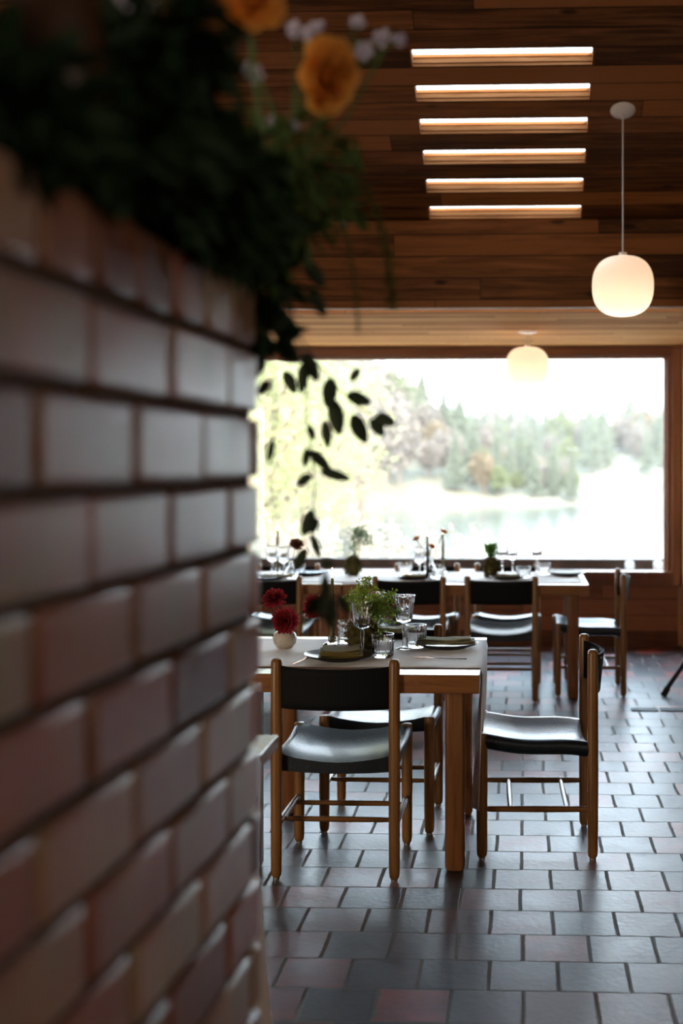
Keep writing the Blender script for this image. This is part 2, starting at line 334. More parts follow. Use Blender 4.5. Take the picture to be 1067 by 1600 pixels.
bl = n.new('ShaderNodeTexNoise'); bl.inputs['Scale'].default_value = 9; bl.inputs['Detail'].default_value = 5; l.new(t.outputs['Object'], bl.inputs['Vector'])
br = n.new('ShaderNodeMapRange'); br.inputs['From Min'].default_value = .3; br.inputs['From Max'].default_value = .7; br.inputs['To Min'].default_value = .65; br.inputs['To Max'].default_value = 1.3; l.new(bl.outputs['Fac'], br.inputs['Value'])
mv = n.new('ShaderNodeVectorMath'); mv.operation = 'SCALE'; l.new(r.outputs[0], mv.inputs[0]); l.new(br.outputs[0], mv.inputs['Scale'])
mx = n.new('ShaderNodeMix'); mx.data_type = 'RGBA'; l.new(tm, mx.inputs['Factor']); mx.inputs['A'].default_value = (.17, .16, .145, 1); l.new(mv.outputs[0], mx.inputs['B']); l.new(mx.outputs['Result'], b.inputs['Base Color'])
rg = n.new('ShaderNodeMapRange'); rg.inputs['To Min'].default_value = .30; rg.inputs['To Max'].default_value = .44; l.new(bl.outputs['Fac'], rg.inputs['Value'])
rm = n.new('ShaderNodeMix'); l.new(tm, rm.inputs['Factor']); rm.inputs['A'].default_value = .85; l.new(rg.outputs[0], rm.inputs['B']); l.new(rm.outputs['Result'], b.inputs['Roughness'])
tilt = math_(n, l, 'ADD', math_(n, l, 'MULTIPLY', math_(n, l, 'SUBTRACT', cf, .5), math_(n, l, 'MULTIPLY', math_(n, l, 'SUBTRACT', w2.outputs[0], .5), .25)),
             math_(n, l, 'MULTIPLY', math_(n, l, 'SUBTRACT', rf, .5), math_(n, l, 'MULTIPLY', math_(n, l, 'SUBTRACT', math_(n, l, 'FRACT', math_(n, l, 'MULTIPLY', w2.outputs[0], 17.3)), .5), .25)))
hh = math_(n, l, 'ADD', math_(n, l, 'ADD', math_(n, l, 'MULTIPLY', tm, .6), math_(n, l, 'MULTIPLY', fine.outputs['Fac'], .4)), math_(n, l, 'ADD', tilt, math_(n, l, 'MULTIPLY', bl.outputs['Fac'], .4)))
k = n.new('ShaderNodeBump'); k.inputs['Strength'].default_value = .7; k.inputs['Distance'].default_value = .004; l.new(hh, k.inputs['Height']); l.new(k.outputs[0], b.inputs['Normal'])
b.inputs['Specular IOR Level'].default_value = .9
M['tiles'] = m

# ------------------------------------------------------------------ the room
WY = 9.77                                       # inner face of the window wall
g = MB(); g.box(-5.2, 3.4, -3.2, WY + .2, -.12, 0); struct(g.build('floor', M['tiles'], smooth=False))
# sloped plank ceiling with six slots; local Y runs down the slope towards the window
AS = math.atan(.4439); TK = .047
g = MB(); V = [SLOTV0 + k * SLOTP for k in range(6)]
X0, X1 = -.568, .367
g.box(-5.2, 3.4, -6.6, V[0], 0, TK)
for k in range(6):
    a, b_ = V[k], V[k] + SLOTP / 2
    g.box(-5.2, X0, a, b_, 0, TK); g.box(X1, 3.4, a, b_, 0, TK)
    g.box(-5.2, 3.4, b_, V[k + 1] if k < 5 else 0.06, 0, TK)
ceil = struct(g.build('ceiling', M['ceil'], smooth=False, loc=(0, 7.485, 2.945), rot=(-AS, 0, 0)))
g = MB()                                        # pale lining boards of the slots, with two stepped beads on the far side
for k in range(6):
    a, b_ = V[k], V[k] + SLOTP / 2
    g.box(X0, X1, b_ - .006, b_, .002, TK + .036); g.box(X0, X1, b_ - .011, b_ - .006, .022, .036); g.box(X0, X1, b_ - .012, b_ - .006, .058, .070)
    g.box(X0, X1, a, a + .006, .002, TK + .036); g.box(X0, X0 + .008, a + .006, b_ - .006, .002, TK + .036); g.box(X1 - .008, X1, a + .006, b_ - .006, .002, TK + .036)
slot = g.build('skylight_lining', M['slotwood'], parent=ceil, smooth=False)
g = MB(); g.box(X0 - .1, X1 + .1, V[0] - .1, V[5] + SLOTP / 2 + .1, TK + .038, TK + .043); g.build('skylight_glass', M['pane'], parent=ceil, smooth=False)
# rear slope behind the camera
g = MB(); g.box(-5.2, 3.4, 0, 4.6, 0, TK); struct(g.build('ceiling_rear', M['ceil'], smooth=False, loc=(0, 1.453, 5.623), rot=(PI + AS, 0, 0)))
# vertical fascia and the flat soffit by the window
g = MB(); g.box(-5.2, 3.4, 0, .527, -.10, 0); struct(g.build('ceiling_fascia', M['ceil'], smooth=False, loc=(0, 7.485, 2.945), rot=(-PI / 2, 0, 0)))
g = MB(); g.box(-5.2, 3.4, 7.585, WY + .3, 0, .08); struct(g.build('ceiling_soffit', M['soffit'], smooth=False, loc=(0, 0, 2.418)))
# walls
g = MB(); g.box(-5.35, -5.2, -3.2, WY + .2, 0, 5.9); struct(g.build('wall_left', M['plaster'], smooth=False))
g = MB(); g.box(3.4, 3.55, -3.2, WY + .2, 0, 5.9); struct(g.build('wall_right', M['plaster'], smooth=False))
g = MB(); g.box(-5.35, 3.55, -3.35, -3.2, 0, 5.9); struct(g.build('wall_front', M['plaster'], smooth=False))
# window wall: apron below the sill in planks (local Y up), piers at the sides
GX0, GX1, GZ0, GZ1 = -4.6, 1.142, .612, 2.316
g = MB(); g.box(-5.2, 1.282, 0, .50, 0, .12); struct(g.build('wall_back', M['panel'], smooth=False, loc=(0, WY + .14, 0), rot=(PI / 2, 0, 0)))
g = MB(); g.box(1.282, 1.62, WY - .16, WY + .15, 0, 2.411); struct(g.build('trim_1', M['lightwood'], smooth=False, bevel=.006))
g = MB(); g.box(1.62, 3.4, WY + .02, WY + .14, 0, GZ0); g.box(1.62, 3.4, WY + .02, WY + .14, GZ1, 2.45); g.box(2.75, 3.4, WY + .02, WY + .14, GZ0, GZ1); struct(g.build('wall_back_side', M['plaster'], smooth=False))
g = MB(); g.box(1.62, 2.75, WY + .07, WY + .076, GZ0, GZ1); struct(g.build('window_2', M['pane'], smooth=False))
# frame of the big window
win = bpy.data.objects.new('window_1', None); COL.objects.link(win); win['kind'] = 'structure'
def fr(nm, x0, x1, y0, y1, z0, z1, mat, bev=.004):
    g = MB(); g.box(x0, x1, y0, y1, z0, z1); return g.build(nm, M[mat], parent=win, smooth=False, bevel=bev)
fr('head_casing', -5.2, GX1 + .055, WY - .02, WY + .12, GZ1 + .022, 2.415, 'frame')
fr('bottom_rail', -5.2, GX1 + .055, WY - .02, WY + .12, .498, GZ0 - .018, 'frame')
fr('side_casing', GX1 + .055, 1.277, WY - .02, WY + .12, .498, 2.415, 'framev')
fr('side_post', GX0 - .2, GX0, WY - .02, WY + .12, .6, 2.4, 'framev')
fr('head_bead', GX0, GX1 + .055, WY + .01, WY + .12, GZ1, GZ1 + .024, 'framev')
fr('sill_bead', GX0, GX1 + .055, WY - .03, WY + .12, GZ0 - .022, GZ0, 'framev')
fr('side_bead', GX1 + .018, GX1 + .055, WY + .005, WY + .12, GZ0, GZ1, 'framev')
fr('side_bead', GX1, GX1 + .018, WY + .04, WY + .12, GZ0, GZ1, 'frame')
g = MB(); g.box(GX0, GX1, WY + .08, WY + .086, GZ0, GZ1); g.build('glass_pane', M['pane'], parent=win, smooth=False)
g = MB(); g.box(1.252, 1.277, WY + .004, WY + .03, .02, .49); struct(g.build('trim_2', M['lightwood'], smooth=False))
# floor grilles by the window
for k in range(2):
    p = Z(988 + 45 * k, 1111, 0)
    o = thing('floor_grille', ['left one of two black slotted grilles set in the tile floor', 'right one of two black slotted grilles in the floor, towards the tripod leg'][k], 'floor vent', (p.x, p.y, .0))
    g = MB(); g.box(-.005, .155, -.01, .0, .0005, .006); g.box(-.005, .155, .062, .072, .0005, .006); g.box(-.005, .0, 0, .062, .0005, .006); g.box(.150, .155, 0, .062, .0005, .006); g.build('rim', M['steel'], parent=o, smooth=False)
    g = MB(); g.box(0, .15, 0, .062, .0004, .0012); g.build('shade_sheet', M['black'], parent=o, smooth=False)  # black sheet painting the shade below the slats
    g = MB()
    for j in range(12): g.box(.004 + j * .0125, .0095 + j * .0125, .002, .060, .001, .0055)
    g.build('slats', M['steel'], parent=o, smooth=False)

# ------------------------------------------------------------------ brick wall in the foreground
wdir = (UD(.0843, 1) - UD(0, 0)).normalized(); WROT = math.atan2(wdir.y, wdir.x); WORG = UD(-.4819, 0)
def WL(t, y, z):                                # wall coordinates to world: t along, y into the wall, z up
    return WORG + wdir * t + Vector((-wdir.y, wdir.x, 0)) * y + Vector((0, 0, z))
g = MB(); rnd = random.Random(4); TE, TS, WT = 1.849, -1.2, .26
def wend(z): return TE + .05 * 0 + max(0, 1.62 - z) * .018
def brick(t0, t1, z0, z1):
    g.tint = rnd.random(); dz = rnd.uniform(-.0015, .0015); dy = rnd.uniform(-.002, .002); g.m = 0
    g.box(t0, t1, dy, WT + dy, z0 + dz, z1 + dz)
J = .0075
z1 = 1.631; row = 1
while z1 > 0.02:
    z0 = max(z1 - .0998, 0); off = 1.2119 if row % 2 else 1.0910; te = wend((z0 + z1) / 2)
    k0 = int((TS - off) / .2424) - 1; edges = [off + .2424 * k for k in range(k0, 20)]
    for a, b_ in zip(edges, edges[1:]):
        a, b_ = max(a, TS), min(b_, te)
        if b_ - a > .03: brick(a + J, b_ - (J if b_ < te else 0), z0 + .0065, z1 - .0065)
    z1 -= .0998; row += 1
k0 = int((TS - 1.0999) / .1228) - 1
for k in range(k0, 12):
    a, b_ = max(1.0999 + .1228 * k, TS), min(1.0999 + .1228 * (k + 1), TE)
    if b_ - a > .03: brick(a + J, b_ - (J if b_ < TE else 0), 1.6375, 1.722)
g.m = 1; g.tint = 0; g.box(TS, TE - .012, .009, WT - .009, 0, 1.716)
struct(g.build('wall_brick', [M['brick'], M['mortar']], loc=WORG, rot=(0, 0, WROT), bevel=.006, tint=True))

# ------------------------------------------------------------------ chairs
def make_chair(label):
    t = thing('dining_chair', label, 'chair')
    for sx in (-1, 1):
        g = MB(); x = sx * .209
        g.tube([(x, -.205, z) for z in (.008, .014, .03, .25, .5, .760, .772, .777)], [.013, .0175, .0195, .0205, .0205, .0195, .0175, .011], 16); lg = g.build('leg', M['chair'], t, angle=50)
        g = MB(); g.tube([(x, -.205, 0), (x, -.205, .012)], .012, 12); g.build('foot', M['metal'], lg)
        g = MB(); g.tube([(x, .205, z) for z in (.008, .014, .03, .25, .43, .459, .465, .467)], [.013, .0175, .020, .021, .021, .0205, .018, .011], 16); lg = g.build('leg', M['chair'], t, angle=50)
        g = MB(); g.tube([(x, .205, 0), (x, .205, .012)], .012, 12); g.build('foot', M['metal'], lg)
        g = MB(); g.tube([(x, -.2, .412), (x, .2, .438)], .013, 12); g.build('seat_rail', M['chairy'], t)
        g = MB(); g.tube([(x, -.2, .186), (x, -.17, .186), (x, 0, .186), (x, .17, .186), (x, .2, .186)], [.008, .011, .0125, .011, .008], 12); g.build('side_stretcher', M['chairy'], t)
    for y in (-.11, .10):
        g = MB(); g.tube([(-.205, y, .186), (-.15, y, .186), (0, y, .186), (.15, y, .186), (.205, y, .186)], [.007, .0095, .0105, .0095, .007], 12); g.build('cross_stretcher', M['chairx'], t)
    # sling seat: closed loop of leather around the side rails
    sec = [(-.190, .018), (-.15, .008), (-.10, 0), (-.05, -.006), (0, -.008), (.05, -.006), (.10, 0), (.15, .008), (.190, .018), (.212, .019), (.2245, .008), (.226, -.012), (.218, -.030), (.2, -.038), (.12, -.044), (0, -.048), (-.12, -.044), (-.2, -.038), (-.218, -.030), (-.226, -.012), (-.2245, .008), (-.212, .019)]
    g = MB(); vv = []; NS = 14
    for j in range(NS + 1):
        f = j / NS; y = -.186 + .392 * f; zc = .412 + .030 * f + .006 * math.sin(f * PI * 2.1 + .6); n_ = len(sec)
        for x, z in sec:
            dip = -.006 * math.sin(f * PI) if z < .015 and abs(x) < .18 and z > -.02 else 0
            vv.append((x, y, zc + z + dip))
    ff = [(j * n_ + i, j * n_ + (i + 1) % n_, (j + 1) * n_ + (i + 1) % n_, (j + 1) * n_ + i) for j in range(NS) for i in range(n_)]
    ff.append(tuple(range(n_ - 1, -1, -1))); ff.append(tuple(NS * n_ + i for i in range(n_)))
    g.add(vv, ff); g.build('seat', M['leather'], t, angle=60)
    # curved leather back band between the posts
    g = MB()
    def band(u, v, o=0):
        x = -.199 + .398 * u; q = 1 - (2 * u - 1) ** 2
        return (x, -.2 - .062 * q ** .8 * (.75 + .25 * v) - o, .603 + (.752 - .603) * v - .004 * q * v)
    g.grid(band, 20, 6); g.build('backrest', M['suede'], t, solid=.007)
    return t
def chair_at(u, d, deg, label, src=None, group=None):
    p = UD(u, d); p.z = 0
    if src is None: return None
    return dup(src, p, math.radians(deg), label, group=group)
c1 = make_chair('black leather dining chair nearest the camera, its back towards us at the bare table edge')
p = UD(((522.5 - PX0) / 444 + (552.5 - PX0) / 405.6) / 2, 4.482); c1.location = (p.x, p.y, 0); c1.rotation_euler = (0, 0, math.radians(-.8))
CH = [(-.3747, 5.02, 179, 'dining chair tucked in on the window side of the nearer table, facing the camera'),
      (.2357, 4.71, 91.5, 'dining chair side-on at the right end of the nearer table beside the hanging cloth')]
for u, d, a, lb in CH: chair_at(u, d, a, lb, c1)
def back_chair(px, d_, deg, lb, flip=False):    # far chairs, given by the middle between their back posts
    c = UD((px - PX0) / FPX * d_, d_); a = math.radians(deg); h = Vector((-math.sin(a), math.cos(a), 0)); q = c + h * .205; q.z = 0
    dup(c1, q, a, lb)
back_chair(783, 7.50, 0, 'far-table chair, black back to us, just left of the right table leg')
back_chair(639, 7.50, 1, 'dining chair at the far table, its black back directly behind the near fern')
back_chair(415, 7.52, 0, 'dining chair at the far table half hidden by the brick wall, behind the red dahlias')
chair_at(.7406, 7.87, 90.3, 'dining chair side-on at the right end of the far table beneath the window corner', c1)
back_chair(667.5, 8.50, 180, 'far chair facing us, post tops showing just right of the orange roses')
back_chair(792.5, 8.50, 180, 'far chair facing us across the far table behind the right-hand moss ball')
back_chair(450, 8.50, 180, 'far chair facing us across the far table at its left, behind the bud vase')

# ------------------------------------------------------------------ tables
TZ = .722
def table(x0, x1, y0, y1, lb, inset=.056, legs='1111', knot=False):
    t = thing('dining_table', lb, 'table', ((x0 + x1) / 2, (y0 + y1) / 2, 0)); cx, cy_ = (x0 + x1) / 2, (y0 + y1) / 2
    hx, hy = (x1 - x0) / 2, (y1 - y0) / 2
    g = MB(); nb = 6; w = 2 * hy / nb
    for i in range(nb): g.box(-hx, hx, -hy + i * w + (.0006 if i else 0), -hy + (i + 1) * w - (.0006 if i < nb - 1 else 0), TZ - .066, TZ)
    top = g.build('tabletop', M['table'], t, bevel=.003)
    if knot:
        g = MB(); g.tube([(.237, -hy + .001, TZ - .034), (.237, -hy - .0015, TZ - .034)], .0125, 20); g.build('wood_plug', M['tleg'], top)
    L = .036
    for sx in (-1, 1):
        for sy in (-1, 1):
            g = MB(); x, y = sx * (hx - inset - L), sy * (hy - .085 - L)
            prof = [(.85, .004), (1, .016), (1, TZ - .066)]
            vv = []; n_ = 24
            for k_, z in prof:
                for i in range(n_):
                    a = 2 * PI * i / n_; c_, s_ = math.cos(a), math.sin(a); e_ = .45
                    vv.append((x + L * k_ * math.copysign(abs(c_) ** e_, c_), y + L * k_ * math.copysign(abs(s_) ** e_, s_), z))
            ff = [(j * n_ + i, j * n_ + (i + 1) % n_, (j + 1) * n_ + (i + 1) % n_, (j + 1) * n_ + i) for j in range(2) for i in range(n_)]
            ff.append(tuple(range(n_ - 1, -1, -1))); ff.append(tuple(2 * n_ + i for i in range(n_)))
            g.add(vv, ff); g.tube([(x, y, 0), (x, y, .006)], .02, 12); g.build('leg', M['tleg'], t, angle=50)
    return t
A1, AY0, AY1 = -.148, 4.262, 5.20
table(A1 - .92, A1, AY0, AY1, 'thick-topped fir dining table of the nearer row, with cloth hanging off its right end', knot=True)
table(A1 - .92 * 2 - .004, A1 - .924, AY0, AY1, 'fir dining table of the nearer row hidden behind the brick wall, continuing it leftwards')
B1, BY0, BY1 = .414, 7.52, 8.43
table(B1 - 1.525, B1, BY0, BY1, 'long fir dining table by the window carrying both moss balls and orange roses')
table(B1 - 3.07, B1 - 1.535, BY0, BY1, 'long fir dining table by the window, left one of its row, under the bud vase')

def cloth(name, lb, xa, xb, ya, yb, hang, z=TZ, seed=0, mat='runner', flare=0.0, sway=-.03):
    """A gauze strip along x; its right end drops by hang."""
    g = MB(); nx, ny = 90, 34; L = xb - xa; tot = L + hang
    def fn(u, v):
        s_ = u * tot; y = ya + (yb - ya) * v
        wr = .0022 * noise.noise(Vector((s_ * 3.0, y * 34, seed))) + .0014 * noise.noise(Vector((s_ * 9, y * 12, seed + 5)))
        if s_ <= L: return (xa + s_, y, z + .0035 + wr)
        h = s_ - L; f = h / max(hang, .01); q = yb - ya; c_ = (ya + yb) / 2
        yy = c_ + (y - c_) * (1 - .10 * f) + .012 * f * math.sin(v * 23 + seed)
        xx = xb + .006 + sway * f + flare * f * f + .016 * min(1, h * 8) * math.sin(v * 30 + seed * 2 + 1.2 * noise.noise(Vector((h * 3, v * 4, 1)))) * (.3 + .7 * f)
        return (xx + (.004 if h < .02 else 0), yy, z + .0035 - h + (.004 if h < .01 else 0))
    g.grid(fn, nx, ny); o = g.build(name, M[mat], solid=.0014, angle=180); return tag(o, lb, 'table runner')
cloth('table_runner', 'beige gauze runner on the nearer table, its right end hanging almost to the floor', A1 - 1.75, A1, AY0 + .13, AY1 - .10, .53, seed=1)
cloth('table_runner', 'pale gauze runner lying along the far tables by the window', B1 - 3.0, B1 - .035, BY0 + .09, BY1 - .07, .0, seed=3)
# table at the brick wall's edge, only its corner and cloth in view
CZ = .73; pc = Z(435.5, 1148, CZ); CX1, CY1 = pc.x, pc.y
t = thing('side_table', 'small table beside the brick wall of which only one pale corner shows', 'table', (CX1 - .35, CY1 - .3, 0))
g = MB(); g.box(-.35, .35, -.3, .3, CZ - .036, CZ); g.build('tabletop', M['tleg'], t, bevel=.004)
for sx in (-1, 1):
    for sy in (-1, 1): g = MB(); g.box(sx * .28 - .022, sx * .28 + .022, sy * .25 - .022, sy * .25 + .022, 0, CZ - .036); g.build('leg', M['tleg'], t, bevel=.005)
g = MB()
def c3(u, v):
    ya, yb = CY1 - .52, CY1 - .24; y = ya + (yb - ya) * v; s_ = u * (.60 + .70)
    if s_ < .60: return (CX1 - .60 + s_, y, CZ + .003)
    h = (s_ - .60) / .70
    x = CX1 + .004 + .012 * math.sin(v * 17) * h + .055 * max(0, h - .35) ** 1.3
    return (x, y - .06 * h * (1 - v), CZ + .003 - h * .70)
g.grid(c3, 50, 20); tag(g.build('linen_cloth', M['runner'], solid=.002, angle=180), 'pale linen cloth falling to the floor beside the brick wall edge', 'cloth')

# ------------------------------------------------------------------ tableware
def goblet(label, loc, h=.212, r=.045, group=None):
    k = h / .212
    g = MB()
    rib = lambda i, a: 1 + (.045 * math.cos(a * 12) if 9 <= i <= 14 else 0)
    prof = [(0, 0), (.032, 0), (.034, .002), (.030, .0045), (.010, .009), (.0055, .018), (.0052, .05), (.0085, .085), (.006, .100), (.014, .106), (.0285, .112), (.0335, .122), (.0355, .150), (.0385, .180), (.0415, .198), (r, .210), (r, .212), (r - .002, .212),
            (.0395, .198), (.0365, .180), (.033, .150), (.031, .130), (.022, .121), (0, .119)]
    g.lathe([(a, b_ * k) for a, b_ in prof], 48, rib=rib); o = g.build('goblet', M['glass'], loc=loc, angle=50); return tag(o, label, 'glass', group)
def tumbler(label, loc, h=.088, r=.041, group=None):
    g = MB(); rib = lambda i, a: 1 + (.03 * math.cos(a * 20) if 2 <= i <= 5 else 0)
    prof = [(0, 0), (r * .86, 0), (r * .93, .006), (r * .95, .03), (r * .97, h * .6), (r * .985, h * .78), (r, h * .88), (r, h), (r - .002, h), (r - .0025, h * .8), (r - .005, .02), (r * .75, .014), (0, .013)]
    g.lathe(prof, 60, rib=rib); o = g.build('tumbler', M['glass'], loc=loc, angle=50); return tag(o, label, 'glass', group)
def plate(label, loc, r=.135, rot=0):
    g = MB(); g.lathe([(0, 0), (r * .58, 0), (r * .62, .003), (r * .92, .014), (r, .021), (r - .002, .0235), (r * .90, .0175), (r * .60, .0075), (0, .006)], 64)
    o = g.build('plate', M['plate'], loc=loc, angle=60); return tag(o, label, 'plate')
def napkin(label, loc, rotz, w=.17, l=.10, folds=3, mat='napkin', roll=False):
    g = MB(); T = .0055
    for k in range(folds):
        s_ = 1 - .05 * k; ox = .006 * math.sin(k * 2.1); oy = .010 * k
        def top(u, v, up=1, k=k, s_=s_, ox=ox, oy=oy):
            x = (u - .5) * w * s_ + ox; y = (v - .5) * l * s_ + oy
            return (x, y, k * T + .0035 + .0035 * noise.noise(Vector((x * 18, y * 18, k + w * 9))) + .010 * abs(u - .5) * abs(u - .5) * 4 * (k / folds) )
        g2 = MB(); nx, ny = 16, 12
        a = [Vector(top(i / nx, j / ny)) for j in range(ny + 1) for i in range(nx + 1)]
        rr = [p + Vector((0, 0, T * .95)) for p in a]; W_ = nx + 1; N_ = len(a)
        fs = [(j * W_ + i, (j + 1) * W_ + i, (j + 1) * W_ + i + 1, j * W_ + i + 1) for j in range(ny) for i in range(nx)]
        fs += [tuple(N_ + q for q in reversed(f)) for f in fs[:]]
        for i in range(nx): fs.append((i, i + 1, N_ + i + 1, N_ + i)); q = ny * W_; fs.append((q + i + 1, q + i, N_ + q + i, N_ + q + i + 1))
        for j in range(ny): fs.append(((j + 1) * W_, j * W_, N_ + j * W_, N_ + (j + 1) * W_)); q = nx; fs.append((j * W_ + q, (j + 1) * W_ + q, N_ + (j + 1) * W_ + q, N_ + j * W_ + q))
        g.add(a + rr, fs)
    o = g.build('napkin', M[mat], loc=loc, rot=(0, 0, rotz), bevel=.0018, angle=60); return tag(o, label, 'napkin')
def fork(label, loc, rotz, L=.19, handle='gold'):
    t = thing('fork', label, 'fork', loc, rotz)
    g = MB(); g.tube([(0, -L * .5, .003), (0, -L * .1, .003), (0, L * .12, .004)], [.0045, .0035, .0025], 8, flat=.5); g.build('handle', M[handle], t)
    g = MB(); g.tube([(0, L * .10, .004), (0, L * .2, .004), (0, L * .27, .005)], [.0028, .006, .010], 10, flat=.25)
    for k in range(4): x = -.0085 + k * .0057; g.tube([(x * .9, L * .26, .005), (x, L * .38, .004), (x, L * .5, .006)], [.0016, .0015, .0009], 6)
    g.build('tines', M['gold'], t); return t
def candle(label, loc, h=.25, mat='candle', holder=True, lit=True):
    t = thing('taper_candle', label, 'candle', loc)
    g = MB(); g.lathe([(0, 0), (.036, 0), (.038, .003), (.034, .007), (.020, .012), (.016, .022), (.0175, .034), (.0165, .036), (.0128, .034), (.0122, .012), (0, .011)], 32); g.build('glass_holder', M['glass'], t, angle=50)
    g = MB(); g.lathe([(0, .012), (.0115, .012), (.0112, .06), (.0085, .012 + h * .7), (.006, h), (.0045, h + .006), (0, h + .0065)], 20); c = g.build('candle_stick', M[mat], t, angle=60)
    g = MB(); g.tube([(0, 0, h + .005), (0, 0, h + .016)], .0008, 6); g.build('wick', M['black'], c)
    if lit:
        g = MB(); g.lathe([(0, h + .010), (.0035, h + .015), (.0052, h + .023), (.0042, h + .034), (.002, h + .045), (0, h + .052)], 12); g.build('flame', M['flame'], t, angle=180)
    return t
def petals(g, c, axis, R, rings, wid=.3, cup=.5, curl=.3):
    """Layered bloom: rings of (count, length factor, elevation from the axis)."""
    ax = Vector(axis).normalized(); a = Vector((0, 0, 1)) if abs(ax.z) < .9 else Vector((1, 0, 0)); e1 = ax.cross(a).normalized(); e2 = ax.cross(e1)
    for cnt, ln, el, w in rings:
        for k in range(cnt):
            an = 2 * PI * (k + random.uniform(-.2, .2)) / cnt + ln * 3; rad = e1 * math.cos(an) + e2 * math.sin(an); e_ = el + random.uniform(-.12, .12)
            d = ax * math.cos(e_) + rad * math.sin(e_); side = ax.cross(rad).normalized(); n_ = side.cross(d).normalized()
            if n_.dot(ax) < 0: n_ = -n_
            L_ = R * ln * random.uniform(.9, 1.1); W_ = R * w
            b = Vector(c) + d * R * .05; pts = []
            for s_, ws, up in ((0, .35, 0), (.35, .9, .02), (.7, 1, .10), (.92, .7, .22), (1.0, .2, .30)):
                m_ = b + d * L_ * s_ + n_ * L_ * up * curl
                pts += [m_ - side * W_ * ws * .5 + n_ * W_ * cup * .5 * ws, m_, m_ + side * W_ * ws * .5 + n_ * W_ * cup * .5 * ws]
            g.add(pts, [f for i in range(4) for f in ((i * 3, i * 3 + 1, i * 3 + 4, i * 3 + 3), (i * 3 + 1, i * 3 + 2, i * 3 + 5, i * 3 + 4))])
DR = [(20, 1.0, 1.75, .30), (20, 1.0, 1.45, .30), (19, .95, 1.2, .30), (17, .86, .95, .28), (14, .72, .7, .26), (11, .58, .45, .22), (8, .45, .22, .18)]
def dahlia(label, c, axis, R, root, mats=('dahlia',), rings=DR, name='dahlia', cat='flower', stemr=.0022):
    t = thing(name, label, cat, root)
    c = Vector(c) - Vector(root)
    g = MB(); petals(g, c, axis, R, rings); g.build('petals', M[mats[0]], t, angle=180)
    g = MB(); ax = Vector(axis).normalized(); mid = (c - ax * R * .5) * .55 + Vector((0, 0, .012)); g.tube([(0, 0, 0), mid, c - ax * R * .25, c], [stemr, stemr, stemr * 1.3, R * .12], 8); g.build('stem', M['stem'], t)
    return t
Z0 = TZ + .005
def T1(px, py): return Z(px, py, Z0)
# white bud vase with three dahlias
pv = T1(445, 1013); t = thing('bud_vase', 'small round cream stoneware vase holding red dahlias', 'vase', pv)
g = MB(); g.lathe([(0, 0), (.024, 0), (.030, .003), (.044, .022), (.0475, .040), (.044, .058), (.030, .072), (.019, .077), (.018, .080), (.0145, .080), (.0145, .074), (.027, .066), (.038, .050), (.040, .036), (.034, .016), (0, .010)], 48); g.build('body', M['vase'], t, angle=60)
vt = pv + Vector((0, 0, .070)); dv = (pv.x * -ST + pv.y * CT)
dahlia('front red dahlia facing us over the cream vase rim', P(446, 970, dv - .035), (0.02, -1, .12), .052, vt)
dahlia('upper red dahlia tilting left beside the brick wall', P(429, 937, dv + .02), (-.12, -.55, .8), .049, vt)
dahlia('red dahlia leaning right, partly behind the blurred dark leaf', P(490, 948, dv + .01), (.55, -.65, -.1), .046, vt)
candle('lit olive taper candle on the nearer table, right of the dahlias', T1(519, 1008), .265)
# moss ball with maidenhair fern
def moss_ball(name, lb, loc, r, sq=(1, 1, .95)):
    t = thing(name, lb, 'plant', loc); g = MB(); g.blob((0, 0, r * sq[2] * .94), r, 4, .22, 3.2, sq, seed=loc[0])
    rr = random.Random(3)
    for _ in range(260):
        d = Vector((rr.gauss(0, 1), rr.gauss(0, 1), rr.gauss(0, 1))).normalized(); q = Vector((d.x * sq[0], d.y * sq[1], d.z * sq[2])) * r * 1.0 + Vector((0, 0, r * sq[2] * .94))
        if q.z > .01: g.leaf(q, d + Vector((rr.uniform(-.5, .5), rr.uniform(-.5, .5), rr.uniform(-.5, .5))), .016, .005)
    g.build('moss', M['moss'], t, angle=180); return t
pm = T1(566, 1015); mb = moss_ball('moss_ball_fern', 'moss ball planted with bright maidenhair fern on the nearer table', pm, .062, (1, 1, .66 / .66))
dm = (pm.x * -ST + pm.y * CT); R3 = Vector((CT, ST, 0)); F3 = Vector((-ST, CT, 0))
g = MB(); gs = MB(); rr = random.Random(9)
for k in range(46):
    a0 = rr.uniform(0, 2 * PI); lean = rr.uniform(-.8, 1.5); H = rr.uniform(.08, .21); b0 = Vector((rr.uniform(-.02, .03), rr.uniform(-.02, .02), .105))
    side = R3 * (lean * .085 + .012) + F3 * rr.uniform(-.07, .07)
    drop = rr.uniform(0, .16) if lean > .5 else rr.uniform(0, .05)
    pts = []
    for i in range(9):
        f = i / 8; pts.append(b0 + side * (f ** .9) + Vector((0, 0, H * math.sin(min(1.0, f * 1.25) * PI * .5) * (1 - .25 * abs(lean)) - drop * f * f)))
    gs.tube(pts, .0006, 4, caps=False)
    for i in range(2, 9):
        for _ in range(5):
            d = Vector((rr.gauss(0, 1), rr.gauss(0, 1), rr.gauss(0, .6))).normalized(); q = pts[i] + d * rr.uniform(.004, .016)
            g.leaf(q, d, rr.uniform(.009, .015), rr.uniform(.009, .014), fold=.1)
g.build('fronds', M['fern'], mb, angle=180); gs.build('stems', M['moss'], mb)
goblet('cut-glass goblet in front of the moss ball on the nearer table', T1(566, 1022), .200)
goblet('cut-glass goblet right of the fern, nearest the plate with sage napkin', T1(631, 1014), .214)
goblet('cut-glass goblet standing half inside the fern leaves', T1(584, 1003), .205)
tumbler('ribbed tumbler at the front, below the fern between both plates', T1(598, 1026), .088, .043)
tumbler('ribbed tumbler just right of the nearest goblet stem, beside the sage napkin', T1(650, 1011), .090, .042)
tumbler('ribbed tumbler left of the moss ball, next to the olive candle', T1(543, 1004), .090, .040)
